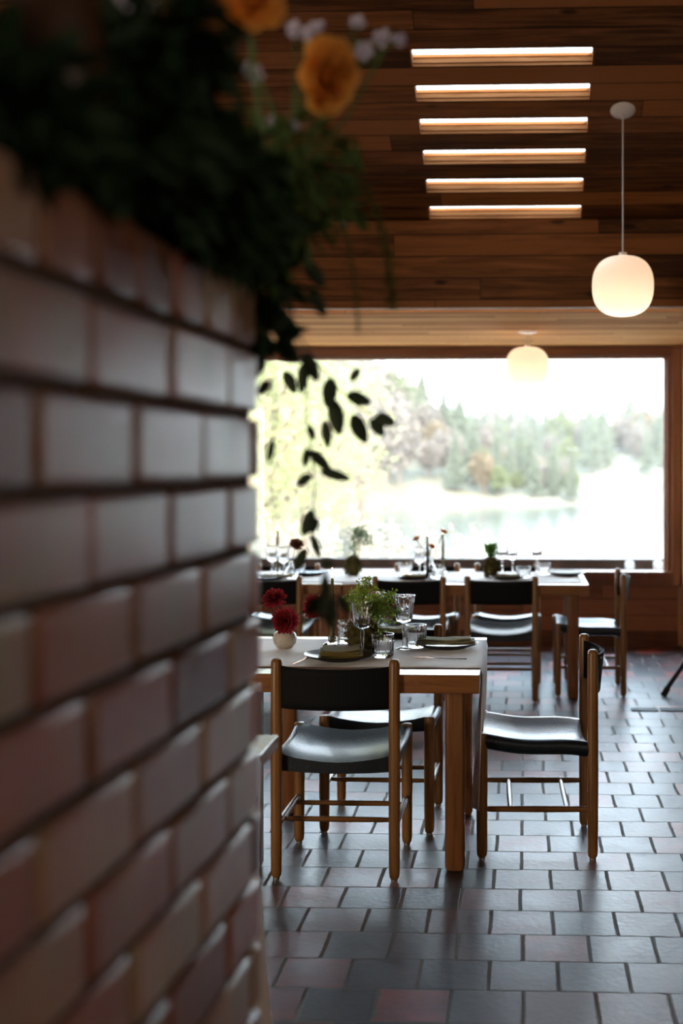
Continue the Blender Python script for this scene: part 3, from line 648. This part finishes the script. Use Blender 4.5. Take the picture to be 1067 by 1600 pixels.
p = T1(531, 1030); plate('black stoneware plate with an olive folded napkin, behind the nearest chair', p, .135)
napkin('olive linen napkin folded on the black plate nearest the camera', (p.x + .004, p.y - .005, Z0 + .010), .12, .165, .15, 4)
p = T1(698, 1012); plate('black stoneware plate under the sage napkin at the right end', p, .128)
napkin('sage green napkin draped wide over the right-hand black plate', (p.x - .003, p.y - .01, Z0 + .016), .05, .235, .10, 3, 'napkin2')
p = T1(618, 992); plate('black plate set on the window side of the nearer table behind the goblets', p, .125)
napkin('dark sage napkin on the window-side plate of the nearer table', (p.x, p.y, Z0 + .010), .05, .17, .10, 3, 'napkin2')
p = T1(472, 1033); fork('copper fork left of the olive napkin plate', (p.x, p.y, Z0), math.radians(-12), .17)
p = T1(688, 1030); fork('copper fork lying sideways in front of the right-hand plate', (p.x, p.y, Z0), math.radians(86), .20, 'black')
p = T1(667, 1001); fork('small fork on the window side beside the right-hand tumbler', (p.x, p.y, Z0), math.radians(-25), .15, 'black')

# far table setting
def T2(px, py): return Z(px, py, Z0)
tgt = []
goblet('far-table goblet closest to the brick wall', T2(425, 901), .205); goblet('second far-table goblet from the brick wall, right of the slim candle', T2(443, 903), .205)
candle('lit slim green candle between two goblets at the far table left', T2(433.5, 896), .285)
p = T2(455, 903); t = thing('fluted_bud_vase', 'clear fluted bud vase with a dried brown bloom on the far table', 'vase', p)
g = MB(); g.lathe([(0, 0), (.040, 0), (.043, .005), (.040, .045), (.028, .070), (.014, .085), (.014, .105), (.017, .108), (.014, .108), (.011, .1), (.011, .086), (.024, .068), (.036, .044), (.037, .012), (0, .01)], 48, rib=lambda i, a: 1 + (.03 * math.cos(a * 16) if 1 < i < 6 else 0)); g.build('body', M['glass'], t, angle=50)
M['dried'] = simple('dried_petals', (.30, .12, .06), .8)
dahlia('dried brown bloom standing in the fluted bud vase', P(463, 851, 7.75), (.3, -.5, .6), .045, p + Vector((0, 0, .08)), ('dried',))
tumbler('ribbed tumbler right of the fluted bud vase', T2(468, 900), .085, .038)
p = T2(418, 906); plate('dark plate with pale napkin at the far table, against the brick wall', p, .13); napkin('pale napkin on the far-left plate beside the bud vase', (p.x + .06, p.y, Z0 + .016), .1, .2, .10, 2, 'napkin2')
p = T2(484, 898); plate('dark plate on the window side of the far table left of the fluffy moss ball', p, .13)
p = T2(551, 899); mb = moss_ball('moss_ball_plumosa', 'moss ball with fluffy blue-green plumosa on the far table', p, .058, (1, 1, 1.15))
g = MB(); rr = random.Random(2)
for k in range(900):
    f = rr.random(); c = Vector((0, 0, .12)) + R3 * (.005 + .12 * f * f) + Vector((0, 0, .15 * math.sin(f * 2.7) + .02))
    q = c + Vector((rr.gauss(0, .022), rr.gauss(0, .022), rr.gauss(0, .026))); g.leaf(q, (rr.gauss(0, 1), rr.gauss(0, 1), rr.gauss(0, 1)), .022, .005, fold=0)
for k in range(5): g.tube([(0, 0, .1), (.005 * k, 0, .16), R3 * .03 * k + Vector((0, 0, .24 - .01 * k))], .0012, 5)
g.build('plumosa', M['asparagus'], mb, angle=180)
p = T2(767, 902); mb = moss_ball('moss_ball_sprout', 'upright moss ball with short bright green leaves, right part of the far table', p, .056, (.95, .95, 1.25))
g = MB(); rr = random.Random(5)
for k in range(150):
    a = rr.uniform(0, 2 * PI); h = rr.uniform(0, .075); r_ = rr.uniform(0, .028) * (1 + h * 6)
    g.leaf((math.cos(a) * r_, math.sin(a) * r_, .13 + h), (math.cos(a) * .6, math.sin(a) * .6, 1), .035, .013)
for k in range(6): a = k; g.tube([(0, 0, .12), (math.cos(a) * .02, math.sin(a) * .02, .2)], .0015, 5)
g.build('leaves', M['sprout'], mb, angle=180)
goblet('far-table goblet left of the dark candle', T2(655, 903), .2); goblet('far-table goblet leaning close behind the left one by the orange roses', T2(664, 896), .19)
tumbler('ribbed tumbler in front of the far goblets, left of the orange roses', T2(633, 898), .085, .048)
candle('lit dark candle between the orange roses on the far table', T2(668, 905), .27, 'darkcandle')
candle('lit green candle with the topmost orange rose behind its flame', T2(692, 896), .255)
p = T2(674, 904); t = thing('glass_bottle_vase', 'clear glass bottle vase holding three orange roses', 'vase', p)
g = MB(); g.lathe([(0, 0), (.032, 0), (.035, .005), (.034, .05), (.024, .075), (.011, .095), (.011, .12), (.014, .123), (.011, .123), (.0085, .118), (.0085, .095), (.02, .074), (.030, .05), (.030, .01), (0, .008)], 32); g.build('body', M['glass'], t, angle=50)
RR = [(7, .9, 1.0, .75), (6, .85, .75, .7), (5, .8, .5, .6), (4, .7, .28, .5), (3, .6, .12, .4)]
dd = 7.68; vt = p + Vector((0, 0, .1))
dahlia('orange rose at the left of the far bottle vase', P(652, 845, dd), (-.5, -.1, .9), .034, vt, ('rose',), RR, 'rose')
dahlia('topmost orange rose leaning right above the far candles', P(692, 834, dd), (.45, .1, .9), .036, vt, ('rose',), RR, 'rose')
dahlia('lowest orange rose tucked beside the dark far candle', P(674, 857, dd), (.3, -.4, .7), .032, vt, ('rose',), RR, 'rose')
tumbler('ribbed tumbler right of the bottle vase by the green candle', T2(684, 904), .088, .038)
p = T2(646, 905); plate('dark plate at the far table behind the middle black chair back', p, .12); napkin('olive napkin on the plate behind the middle black chair back', (p.x, p.y, Z0 + .012), 0, .15, .09, 2, 'napkin')
goblet('far-table goblet directly right of the upright moss ball', T2(785, 896), .205); goblet('far-table goblet in front of the tumbler, second right of the moss ball', T2(801, 898), .205)
goblet('rightmost goblet on the far table, alone by the end plate', T2(839, 896), .205)
tumbler('wide tumbler between the goblets at the right of the far table', T2(818, 902), .07, .048); tumbler('wide tumbler just left of the end plate', T2(850, 897), .075, .044)
p = T2(884, 899); plate('dark plate at the right end of the far table', p, .13); 
g = MB(); g.lathe([(0, 0), (.10, 0), (.112, .006), (.112, .009), (.10, .004), (0, .004)], 48); tag(g.build('bowl_plate', M['votive'], loc=(p.x, p.y, Z0 + .019), angle=60), 'pale shallow dish stacked in the dark end plate', 'dish')
p = T2(793, 905); plate('dark plate behind the right black chair back', p, .12); napkin('olive napkin on the plate behind the right black chair back', (p.x, p.y, Z0 + .012), 0, .16, .09, 2, 'napkin2')
# votives on the window sill
for px, lb in ((983, 'white square votive outside the window on the ledge, further from the corner'), (1027, 'white square votive outside the window on the ledge, in the corner')):
    q = P(px, 884, 10.30); t = thing('votive_holder', lb, 'candle holder', (q.x, WY + .53, .58))
    g = MB(); g.box(-.038, .038, -.03, .03, 0, .072); g.build('cup', M['votive'], t, bevel=.012)
    g = MB(); g.tube([(0, 0, .0705), (0, 0, .074)], .026, 20); g.build('wax', M['votive'], t)

# ------------------------------------------------------------------ pendant lamps
def pendant(name, lb, px, pyc, pyg, d, w, h, tilt):
    c = P(px, pyc, d); gb = P(px, pyg, d)
    if tilt: c.z = 2.945 + .4439 * (7.485 - c.y)
    else: c.z = 2.418
    t = thing(name, lb, 'pendant lamp', c)
    g = MB(); g.lathe([(0, -.016), (.012, -.016), (.045, -.012), (.066, -.004), (.068, 0), (0, 0)], 36); g.build('ceiling_canopy', M['white'], t, rot=(tilt, 0, 0), angle=60)
    dz = gb.z - c.z; g = MB(); g.tube([(0, 0, -.012), (0, 0, dz + h / 2 - .01)], .0038, 8); g.build('cord', M['white'], t)
    g = MB(); n_ = 28; prof = []
    for i in range(n_ + 1):
        a = -PI / 2 + PI * i / n_; e_ = .72
        prof.append((max(.0, w / 2 * abs(math.cos(a)) ** e_) if 0 < i < n_ else .0, dz + h / 2 * math.copysign(abs(math.sin(a)) ** .85, math.sin(a))))
    g.lathe(prof, 48); sh = g.build('opal_globe', M['opal'], t, angle=180)
    g = MB(); g.tube([(0, 0, dz + h / 2 - .004), (0, 0, dz + h / 2 + .018)], .022, 20); g.build('neck_fitting', M['white'], t)
    lt = light('bulb_' + name, 'POINT', (c.x, c.y, c.z + dz - h * .30), (0, 0, 0), 0.75, (1, .74, .52), shadow_soft_size=.05)
    return t
pendant('pendant_lamp', 'lit opal globe pendant on a long cord from the sloping plank ceiling', 973, 174, 447, 6.52, .33, .322, -AS)
pendant('pendant_lamp', 'lit opal globe pendant hanging close under the pale soffit before the window', 824, 520, 573, 8.72, .312, .285, 0)

# ------------------------------------------------------------------ tripod at the right edge
q = Z(1036, 1088, 0); ap = Vector((q.x + .42, q.y + .05, .62)); t = thing('tripod_stand', 'black tripod stand of which one slanting leg enters at the right', 'tripod', (ap.x, ap.y, 0))
for k, a in enumerate((PI + .1, PI / 3, -PI / 3)):
    f = Vector((math.cos(a) * .42, math.sin(a) * .42, .012)) if k else Vector((q.x - ap.x, q.y - ap.y, .014))
    g = MB(); g.tube([f, (0, 0, .62)], .016, 12); lg = g.build('leg', M['black'], t); g = MB(); g.tube([f + Vector((0, 0, -.012)), f * .93 + Vector((0, 0, .04))], .021, 12); g.build('rubber_foot', M['black'], lg)
g = MB(); g.tube([(0, 0, .45), (0, 0, 1.7)], .014, 12); g.tube([(0, 0, .58), (0, 0, .66)], .03, 12); g.build('mast', M['black'], t)

# ------------------------------------------------------------------ greenery on the brick wall
rr = random.Random(21); TOPZ = 1.722
def mass(g, c, rad, n_, ln, wd, drop=0):
    for _ in range(n_):
        d = Vector((rr.gauss(0, 1), rr.gauss(0, 1), rr.gauss(0, 1))).normalized(); k = rr.random() ** .5
        q = Vector(c) + Vector((d.x * rad[0], d.y * rad[1], d.z * rad[2])) * k
        g.leaf(q, d + Vector((rr.gauss(0, .5), rr.gauss(0, .5), rr.gauss(0, .5) - drop)), ln * rr.uniform(.6, 1.3), wd * rr.uniform(.6, 1.3))
gr = thing('planter_greenery', 'dark blurred mass of mixed greenery along the top of the brick wall', 'plants', WL(1.2, .12, TOPZ))
O = gr.location.copy()
g = MB(); g.box(-.02, .02, 0, 0, 0, 0)
g = MB(); Mx = Matrix.Translation(WL(.6, .07, TOPZ) - O) @ Matrix.Rotation(WROT, 4, 'Z'); g.box(-.9, 1.22, 0, .15, 0, .07, Mx); g.build('trough', M['brownpot'], gr, bevel=.01)
g = MB()
for i in range(25):
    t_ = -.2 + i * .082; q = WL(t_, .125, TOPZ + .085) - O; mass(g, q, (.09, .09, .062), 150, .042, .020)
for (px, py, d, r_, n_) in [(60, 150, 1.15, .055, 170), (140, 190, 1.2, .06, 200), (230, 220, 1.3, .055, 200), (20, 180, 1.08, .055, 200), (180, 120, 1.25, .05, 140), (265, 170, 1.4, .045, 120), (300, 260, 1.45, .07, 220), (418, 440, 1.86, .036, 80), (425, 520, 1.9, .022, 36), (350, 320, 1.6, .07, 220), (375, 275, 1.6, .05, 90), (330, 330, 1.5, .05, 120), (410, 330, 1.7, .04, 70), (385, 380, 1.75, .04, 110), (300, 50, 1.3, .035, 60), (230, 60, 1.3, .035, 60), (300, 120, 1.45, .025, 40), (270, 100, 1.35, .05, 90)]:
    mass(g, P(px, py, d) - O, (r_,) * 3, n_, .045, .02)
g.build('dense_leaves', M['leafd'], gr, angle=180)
g = MB()
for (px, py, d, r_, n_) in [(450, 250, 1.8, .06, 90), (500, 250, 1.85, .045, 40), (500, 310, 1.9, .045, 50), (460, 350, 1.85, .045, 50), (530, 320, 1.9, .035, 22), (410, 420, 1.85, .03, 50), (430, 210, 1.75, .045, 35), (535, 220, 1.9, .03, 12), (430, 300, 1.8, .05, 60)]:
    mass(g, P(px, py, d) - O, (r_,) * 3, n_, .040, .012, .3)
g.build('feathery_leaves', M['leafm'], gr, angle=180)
g = MB()
for (a, b_, d) in [((420, 300), (560, 60), 1.8), ((430, 250), (400, 110), 1.7), ((450, 280), (505, 160), 1.75), ((380, 250), (395, 60), 1.6), ((440, 240), (485, 60), 1.8), ((450, 300), (600, 80), 1.85)]:
    A_, B_ = P(*a, d) - O, P(*b_, d) - O; g = MB(); g.tube([A_, (A_ + B_) / 2 + R3 * .012, B_], .0022, 6); g.build('flower_stem', M['stem'], gr)
# brown stoneware jug among the leaves
q = P(85, 150, 1.16); t = thing('stoneware_bottle', 'dark brown tapering bottle rising from the greenery at the upper left', 'bottle', (q.x, q.y, TOPZ + .075))
h0 = TOPZ + .075
g = MB(); g.lathe([(0, 0), (.045, 0), (.052, .02), (.047, .07), (.034, .13), (.020, .18), (.014, .23), (.016, .25), (0, .25)], 32); g.build('body', M['brownpot'], t, angle=60)
def bloom(label, px, py, d, R, axis, mat, rings=RR, name='garden_rose'):
    c = P(px, py, d); root = c - Vector(axis).normalized() * .02 - Vector((0.0, 0, R * 2.2)); return dahlia(label, c, axis, R, root, (mat,), rings, name, 'flower', .002)
RB = [(9, 1.0, 1.5, .85), (8, .95, 1.15, .8), (7, .9, .85, .7), (6, .8, .55, .6), (4, .7, .3, .5)]
bloom('large yellow-orange rose above the greenery, fully in frame', 500, 118, 1.75, .058, (.8, -.42, -.22), 'yrose', RB)
bloom('yellow-orange rose cut by the top edge of the picture', 393, 12, 1.7, .045, (.2, -.7, .2), 'yrose', RB)
bloom('dark red bloom at the top left beside the brown bottle', 215, 22, 1.35, .022, (.1, -.7, .3), 'rosew', RB)
bloom('brown-red bloom half sunk in leaves at upper centre left', 275, 95, 1.4, .034, (.2, -.7, .1), 'brownpot', RB)
W5 = [(5, 1.0, 1.25, .8), (4, .8, .7, .6)]
def spray(label, spots, d, root):
    t = thing('stock_flower_spray', label, 'flower spray', root); g = MB()
    for px, py, r_ in spots:
        c = P(px, py, d + rr.uniform(-.02, .02)) - root; petals(g, c, (rr.uniform(-.6, .6), -1, rr.uniform(-.3, .6)), r_, W5)
    g.build('blossoms', M['lilac'], t, angle=180); g = MB()
    for px, py, r_ in spots: c = P(px, py, d) - root; g.tube([(0, 0, 0), c * .5 + Vector((0, 0, .01)), c], .0016, 5)
    g.build('stems', M['stem'], t)
spray('pale lilac blossoms just above the large yellow-orange rose', [(462, 48, .014), (478, 54, .012), (497, 46, .014)], 1.8, P(455, 200, 1.8))
spray('pale lilac blossoms right of the large rose, near the skylight slots', [(560, 38, .013), (566, 80, .016), (598, 62, .015), (622, 65, .014)], 1.85, P(480, 180, 1.85))
spray('single pale lilac blossoms left of the large rose', [(388, 106, .012), (398, 118, .014), (428, 190, .010), (460, 200, .011)], 1.75, P(420, 260, 1.75))
spray('white and pink blossoms at the top left by the dark red bloom', [(204, 18, .012), (206, 115, .009), (245, 15, .013), (190, 5, .012)], 1.3, P(240, 150, 1.3))
# drooping amaranth tassels
for (pts, lb) in [([(556, 260), (585, 320), (605, 380), (612, 440), (612, 475)], 'olive drooping tassel at the right edge of the greenery'), ([(520, 300), (545, 380), (556, 450), (560, 520)], 'thin drooping tassel hanging before the pale soffit')]:
    w_ = .009 if 'olive' in lb else .0045; A_ = P(*pts[0], 1.9); g = MB(); tt = [P(a, b_, 1.9) - A_ for a, b_ in pts]
    tt = [Vector((0, 0, 0))] + tt[1:]
    for i in range(len(tt) - 1):
        for j in range(26):
            f = j / 26; c = tt[i].lerp(tt[i + 1], f); g.leaf(c, (rr.gauss(0, 1), rr.gauss(0, 1), rr.gauss(0, 1) - 1.2), w_ * 1.8, w_ * .6)
    g.tube(tt, .0018, 6); tag(g.build('hanging_tassel', M['tassel'], loc=A_, angle=180), lb, 'flower')
# trailing vines with single leaves
def vine(label, pts, leaves, mat='leafv', sr=.0016):
    d0 = pts[0][2]; A_ = P(*pts[0]); t = thing('trailing_vine', label, 'vine', A_)
    g = MB(); g.tube([P(*p_) - A_ for p_ in pts], sr, 6); g.build('stem', M[mat], t)
    g = MB()
    for (px, py, d, ang, ln, wd) in leaves:
        dr = R3 * math.cos(ang) + Vector((0, 0, math.sin(ang))); g.leaf(P(px, py, d) - A_, dr + F3 * rr.uniform(-.25, .25), ln * 1.25, wd * 1.5, up=F3 + Vector((rr.uniform(-.35, .35), 0, rr.uniform(-.35, .35))), fold=.15, droop=.1)
    g.build('leaves', M[mat], t, angle=180, sub=1); return t
D2 = 2.3
rad = math.radians
vine('long leafy vine trailing from the wall end down across the window', [(430, 440, 1.95), (455, 520, 2.1), (482, 560, D2), (478, 640, D2), (486, 700, D2), (492, 760, D2), (488, 810, D2), (486, 850, 2.2), (500, 872, 2.1), (511, 900, 2.05), (508, 940, 2.0), (505, 972, 2.0)],
     [(480, 660, D2, rad(-65), .030, .012), (482, 695, D2, rad(-100), .035, .013), (478, 700, D2, rad(-40), .055, .018), (492, 735, D2, rad(-8), .062, .017), (490, 740, D2, rad(-150), .035, .016), (490, 790, D2, rad(-110), .05, .022), (484, 830, D2, rad(-70), .045, .014), (482, 850, D2, rad(-120), .05, .018), (474, 560, D2, rad(-95), .055, .018), (440, 575, D2, rad(-60), .045, .02), (484, 840, D2, rad(70), .04, .012),
      (498, 882, 2.1, rad(10), .024, .012), (505, 890, 2.05, rad(-80), .05, .014), (503, 925, 2.0, rad(-60), .040, .016), (508, 915, 2.0, rad(-100), .045, .016), (525, 925, 2.0, rad(-55), .035, .014), (497, 930, 2.0, rad(-120), .032, .014), (512, 950, 2.0, rad(-80), .03, .014)])
vine('short leafy side shoot with broad dark leaves before the window trees', [(455, 500, 2.0), (490, 560, 2.2), (520, 595, 2.25), (545, 625, 2.25), (580, 650, 2.25)],
     [(518, 582, 2.25, rad(-95), .056, .024), (516, 615, 2.25, rad(-75), .066, .026), (535, 615, 2.25, rad(-12), .048, .022), (548, 640, 2.25, rad(-62), .056, .026), (580, 650, 2.25, rad(-12), .042, .020), (575, 650, 2.25, rad(-48), .040, .020), (545, 600, 2.25, rad(60), .035, .014), (506, 650, 2.25, rad(-85), .05, .018)])
vine('vine of small leaves curling round the brick wall end', [(395, 380, 1.8), (415, 470, 1.86), (425, 560, 1.95), (430, 650, 2.0), (425, 700, 2.0)],
     [(405, 400, 1.8, rad(-60), .04, .022), (410, 440, 1.84, rad(-20), .045, .024), (415, 470, 1.86, rad(-100), .045, .024), (400, 430, 1.84, rad(-140), .04, .022), (432, 480, 1.9, rad(-60), .05, .026), (420, 530, 1.9, rad(-30), .05, .026), (412, 545, 1.9, rad(-110), .04, .024), (470, 545, 2.0, rad(-60), .05, .022), (425, 590, 1.95, rad(-130), .03, .016), (428, 680, 2.0, rad(-105), .04, .012), (430, 400, 1.84, rad(20), .05, .026), (470, 400, 1.9, rad(-50), .05, .02), (480, 440, 1.9, rad(-60), .05, .018)])

# ------------------------------------------------------------------ outdoors
WZ = -2.5
M['water'] = simple('lake_water', (.06, .065, .05), .12, spec=.6, bump=.15, bscale=1.2)
M['shore'] = simple('shore_grass', (.14, .12, .08), .9, var=.3, vscale=.15)
M['bank'] = simple('bounce_ground', (.45, .38, .29), .9, var=.3, vscale=1.5)  # unseen bank, coloured pale to bounce light up onto the soffit
M['deck'] = wood('deck_wood', (.05, .03, .022), (.08, .05, .038), (.11, .07, .055), 'X', .6, .8, knots=False)
g = MB(); g.box(-700, 700, 20, 900, WZ - .5, WZ); o = struct(g.build('lake', M['water'], smooth=False))
g = MB()
def bank(u, v):
    x = -60 + 120 * u; y = WY + .25 + 22 * v; return (x, y, -.35 - 2.6 * v ** 1.3 + .12 * noise.noise(Vector((x * .4, y * .4, 0))))
g.grid(bank, 60, 24); struct(g.build('ground', M['bank'], angle=180))
g = MB(); g.box(-6, 3.6, WY + .45, WY + .75, .48, .58); g.box(-6, 3.6, WY + .62, WY + .72, .58, .662); g.box(-6, 3.6, WY + .47, WY + .52, -.5, .48); struct(g.build('trim_3', M['deck'], smooth=False, bevel=.006))
def hill(name, x0, x1, y0, y1, hf, seed):
    g = MB()
    def fn(u, v):
        x = x0 + (x1 - x0) * u; y = y0 + (y1 - y0) * v
        return (x, y, WZ - .6 + hf(x) * math.sin(min(1, v * 1.6) * PI / 2) + .9 - 1.6 * (1 - min(1, v * 10)) + 1.4 * noise.noise(Vector((x * .05, y * .05, seed))) * v)
    g.grid(fn, 60, 20); return struct(g.build(name, M['shore'], angle=180))
def hz(u, v): return 0
def h1(x): f = max(0, min(1, (x + 40) / 50)); return 15.0 * (1 - f * f * (3 - 2 * f)) + .5
hill('hill_near', -110, 16, 118, 200, h1, 1)
def h2(x): return 8.0
hill('hill_far', -170, 120, 240, 420, h2, 2)
M['conifer'] = simple('conifer_needles', (.085, .090, .060), .9, var=.3, vscale=.6)
M['fall'] = simple('autumn_leaves', (.17, .12, .07), .9, var=.3, vscale=.6)
M['olive'] = simple('yellow_green_leaves', (.13, .14, .06), .9, var=.35, vscale=.6)
M['bare'] = simple('bare_branches', (.19, .155, .13), .9)
M['bark'] = simple('bark', (.17, .12, .09), .9)
def conifer(label, group, seed, h=14):
    t = thing('conifer_tree', label, 'tree', group=group); q = random.Random(seed)
    g = MB(); g.tube([(0, 0, -.5), (0, 0, h * .5), (0, 0, h * .98)], [h * .016, h * .011, .02], 7); g.build('trunk', M['bark'], t)
    g = MB(); tiers = 15
    for i in range(tiers):
        f = i / (tiers - 1); z = h * (.12 + .86 * f); R = h * .19 * (1 - f) ** .8 + .12; n_ = 11
        vs_ = [(0, 0, z + R * .55)]
        for k in range(n_ * 2):
            a = PI * k / n_ + i; r_ = R * (1 if k % 2 else .5) * q.uniform(.7, 1.25); vs_.append((math.cos(a) * r_, math.sin(a) * r_, z - R * .35 * (1 if k % 2 else .1) * q.uniform(.5, 1.4)))
        g.add(vs_, [(0, 1 + k, 1 + (k + 1) % (2 * n_)) for k in range(2 * n_)])
    g.build('needles', M['conifer'], t, smooth=False); return t
def broadleaf(label, group, seed, mat, h=9, name='broadleaf_tree', nl_=1500, ls=1.0):
    t = thing(name, label, 'tree', group=group); q = random.Random(seed); g = MB()
    g.tube([(0, 0, -.5), (q.uniform(-.2, .2), 0, h * .4), (q.uniform(-.3, .3), 0, h * .75)], [h * .022, h * .015, h * .005], 7)
    for k in range(9):
        a = q.uniform(0, 2 * PI); z = h * q.uniform(.25, .6); r_ = h * q.uniform(.15, .3); g.tube([(0, 0, z), (math.cos(a) * r_ * .5, math.sin(a) * r_ * .5, z + h * .1), (math.cos(a) * r_, math.sin(a) * r_, z + h * .28)], [h * .008, h * .005, h * .002], 5)
    g.build('trunk', M['bark'], t); g = MB()
    for k in range(nl_):
        d = Vector((q.gauss(0, 1), q.gauss(0, 1), q.gauss(0, 1))).normalized(); rad_ = h * .30 * (1 + .5 * noise.noise(d * 2.2 + Vector((seed, 0, 0)))) * q.random() ** .35
        c = Vector((d.x * rad_, d.y * rad_, h * .60 + d.z * rad_ * 1.25)); g.leaf(c, (q.gauss(0, 1), q.gauss(0, 1), q.gauss(0, 1)), h * .055 * ls, h * .04 * ls)
    g.build('crown', M[mat], t, angle=180); return t
GC, GF, GB = 'hazy conifers across the lake', 'autumn trees across the lake', 'pale bare trees across the lake'
LC, LF, LB = 'hazy grey-green conifer standing in the woods across the lake', 'pale golden autumn tree in the woods across the lake', 'pale leafless tree in the woods across the lake'
pc_ = [conifer(LC, GC, 1), conifer(LC, GC, 2, 12)]; pf = [broadleaf(LF, GF, 3, 'fall'), broadleaf(LF, GF, 4, 'olive', 8)]; pb = [broadleaf(LB, GB, 5, 'bare', 8.5)]
protos = pc_ * 2 + pf + pb * 2
q = random.Random(77); used = set()
def zhill(x, y):
    z = WZ
    if -110 <= x <= 16 and 118 <= y <= 200: v = (y - 118) / 82; z = max(z, WZ + .3 + h1(x) * math.sin(min(1, v * 1.6) * PI / 2))
    if -170 <= x <= 120 and 240 <= y <= 420: v = (y - 240) / 180; z = max(z, WZ + .3 + h2(x) * math.sin(min(1, v * 1.6) * PI / 2))
    return z
spots = []
def free(x, y, r_):
    if any((x - a) ** 2 + (y - b_) ** 2 < ((r_ + c_) * .6) ** 2 for a, b_, c_ in spots): return False
    spots.append((x, y, r_)); return True
def put(src, loc, s_, rz):
    if id(src) not in used:
        used.add(id(src)); src.location = loc; src.rotation_euler = (0, 0, rz); src.scale = (s_,) * 3
    else: dup(src, loc, rz, scale=s_)
for i in range(260):                              # the nearer wooded point, tallest at the left
    px = q.uniform(395, 900); d = q.uniform(125, 195); u = (px - PX0) / FPX * d; p = UD(u, d)
    f = max(0, min(1, (px - 400) / 500)); s_ = (1.2 - .8 * f) * q.uniform(.6, 1.2)
    z = zhill(p.x, p.y)
    if z <= WZ + .1 or not free(p.x, p.y, 2.9 * s_): continue
    put(q.choice(protos), (p.x, p.y, z - .2), s_, q.uniform(0, 6))
for i in range(260):                              # the far ridge
    px = q.uniform(660, 1100); d = q.uniform(255, 400); u = (px - PX0) / FPX * d; p = UD(u, d); s_ = q.uniform(.75, 1.45)
    if not free(p.x, p.y, 2.9 * s_): continue
    put(q.choice(pc_ * 3 + pb * 2 + pf), (p.x, p.y, zhill(p.x, p.y) - .3), s_, q.uniform(0, 6))
# trees on the near left bank
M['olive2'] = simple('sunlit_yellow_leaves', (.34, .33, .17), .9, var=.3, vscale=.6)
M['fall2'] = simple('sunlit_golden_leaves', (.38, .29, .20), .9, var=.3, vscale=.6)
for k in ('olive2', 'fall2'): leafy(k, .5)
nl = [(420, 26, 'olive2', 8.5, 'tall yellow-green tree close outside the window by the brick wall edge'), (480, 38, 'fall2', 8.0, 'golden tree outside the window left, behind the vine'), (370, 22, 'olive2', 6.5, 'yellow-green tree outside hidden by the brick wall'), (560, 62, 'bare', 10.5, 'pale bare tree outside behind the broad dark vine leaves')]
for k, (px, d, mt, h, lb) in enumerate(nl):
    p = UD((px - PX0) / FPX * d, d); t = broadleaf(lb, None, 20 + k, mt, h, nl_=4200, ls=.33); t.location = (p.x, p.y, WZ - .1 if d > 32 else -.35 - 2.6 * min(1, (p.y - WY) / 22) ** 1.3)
# shrubs and seed heads close below the window
M['plume'] = simple('pale_seed_heads', (.50, .43, .33), .9)
def shrub(label, seed, h):
    t = thing('garden_shrub', label, 'shrub'); q = random.Random(seed); g = MB(); gs = MB()
    for k in range(26):
        a = q.uniform(0, 2 * PI); r_ = q.uniform(.05, .38); H = h * q.uniform(.6, 1); tip = Vector((math.cos(a) * r_, math.sin(a) * r_, H))
        gs.tube([(math.cos(a) * .05, math.sin(a) * .05, 0), tip * .5 + Vector((0, 0, .1)), tip], [.006, .004, .002], 5)
        for j in range(26): f = q.uniform(.45, 1.05); c = tip * f; g.leaf(c, (q.gauss(0, 1), q.gauss(0, 1), q.gauss(0, 1) + .6), .055, .02)
    gs.build('stems', M['bark'], t); g.build('plumes', M['plume'], t, angle=180); return t
sh = [(455, 13.2, 1.15, 'pale feathery shrub outside behind the dried brown bloom'), (515, 13.6, 1.05, 'pale feathery shrub outside left of the fluffy moss ball'), (575, 14.0, 1.0, 'pale feathery shrub outside just right of the fluffy moss ball'), (615, 13.4, .95, 'pale feathery shrub outside left of the orange roses'), (660, 14.2, .95, 'pale feathery shrub outside behind the orange roses'), (725, 13.8, .9, 'low pale shrub outside left of the upright moss ball')]
for k, (px, d, h, lb) in enumerate(sh):
    p = UD((px - PX0) / FPX * d, d); zb = -.35 - 2.6 * ((p.y - WY - .25) / 22) ** 1.3; t = shrub(lb, 50 + k, h - zb - .12); t.location = (p.x, p.y, zb)

# autumn haze over the lake
m, n, l, b = new_mat('lake_haze'); n.remove(b); v = n.new('ShaderNodeVolumeScatter'); v.inputs['Density'].default_value = .0003; v.inputs['Color'].default_value = (1.0, .93, .84, 1); v.inputs['Anisotropy'].default_value = .3
l.new(v.outputs[0], n['Material Output'].inputs['Volume'])
g = MB(); g.box(-260, 260, 22, 520, WZ + .02, 45); o = g.build('haze', m, smooth=False); o['kind'] = 'stuff'; o['label'] = 'pale haze hanging over the lake and the woods'; o['category'] = 'haze'
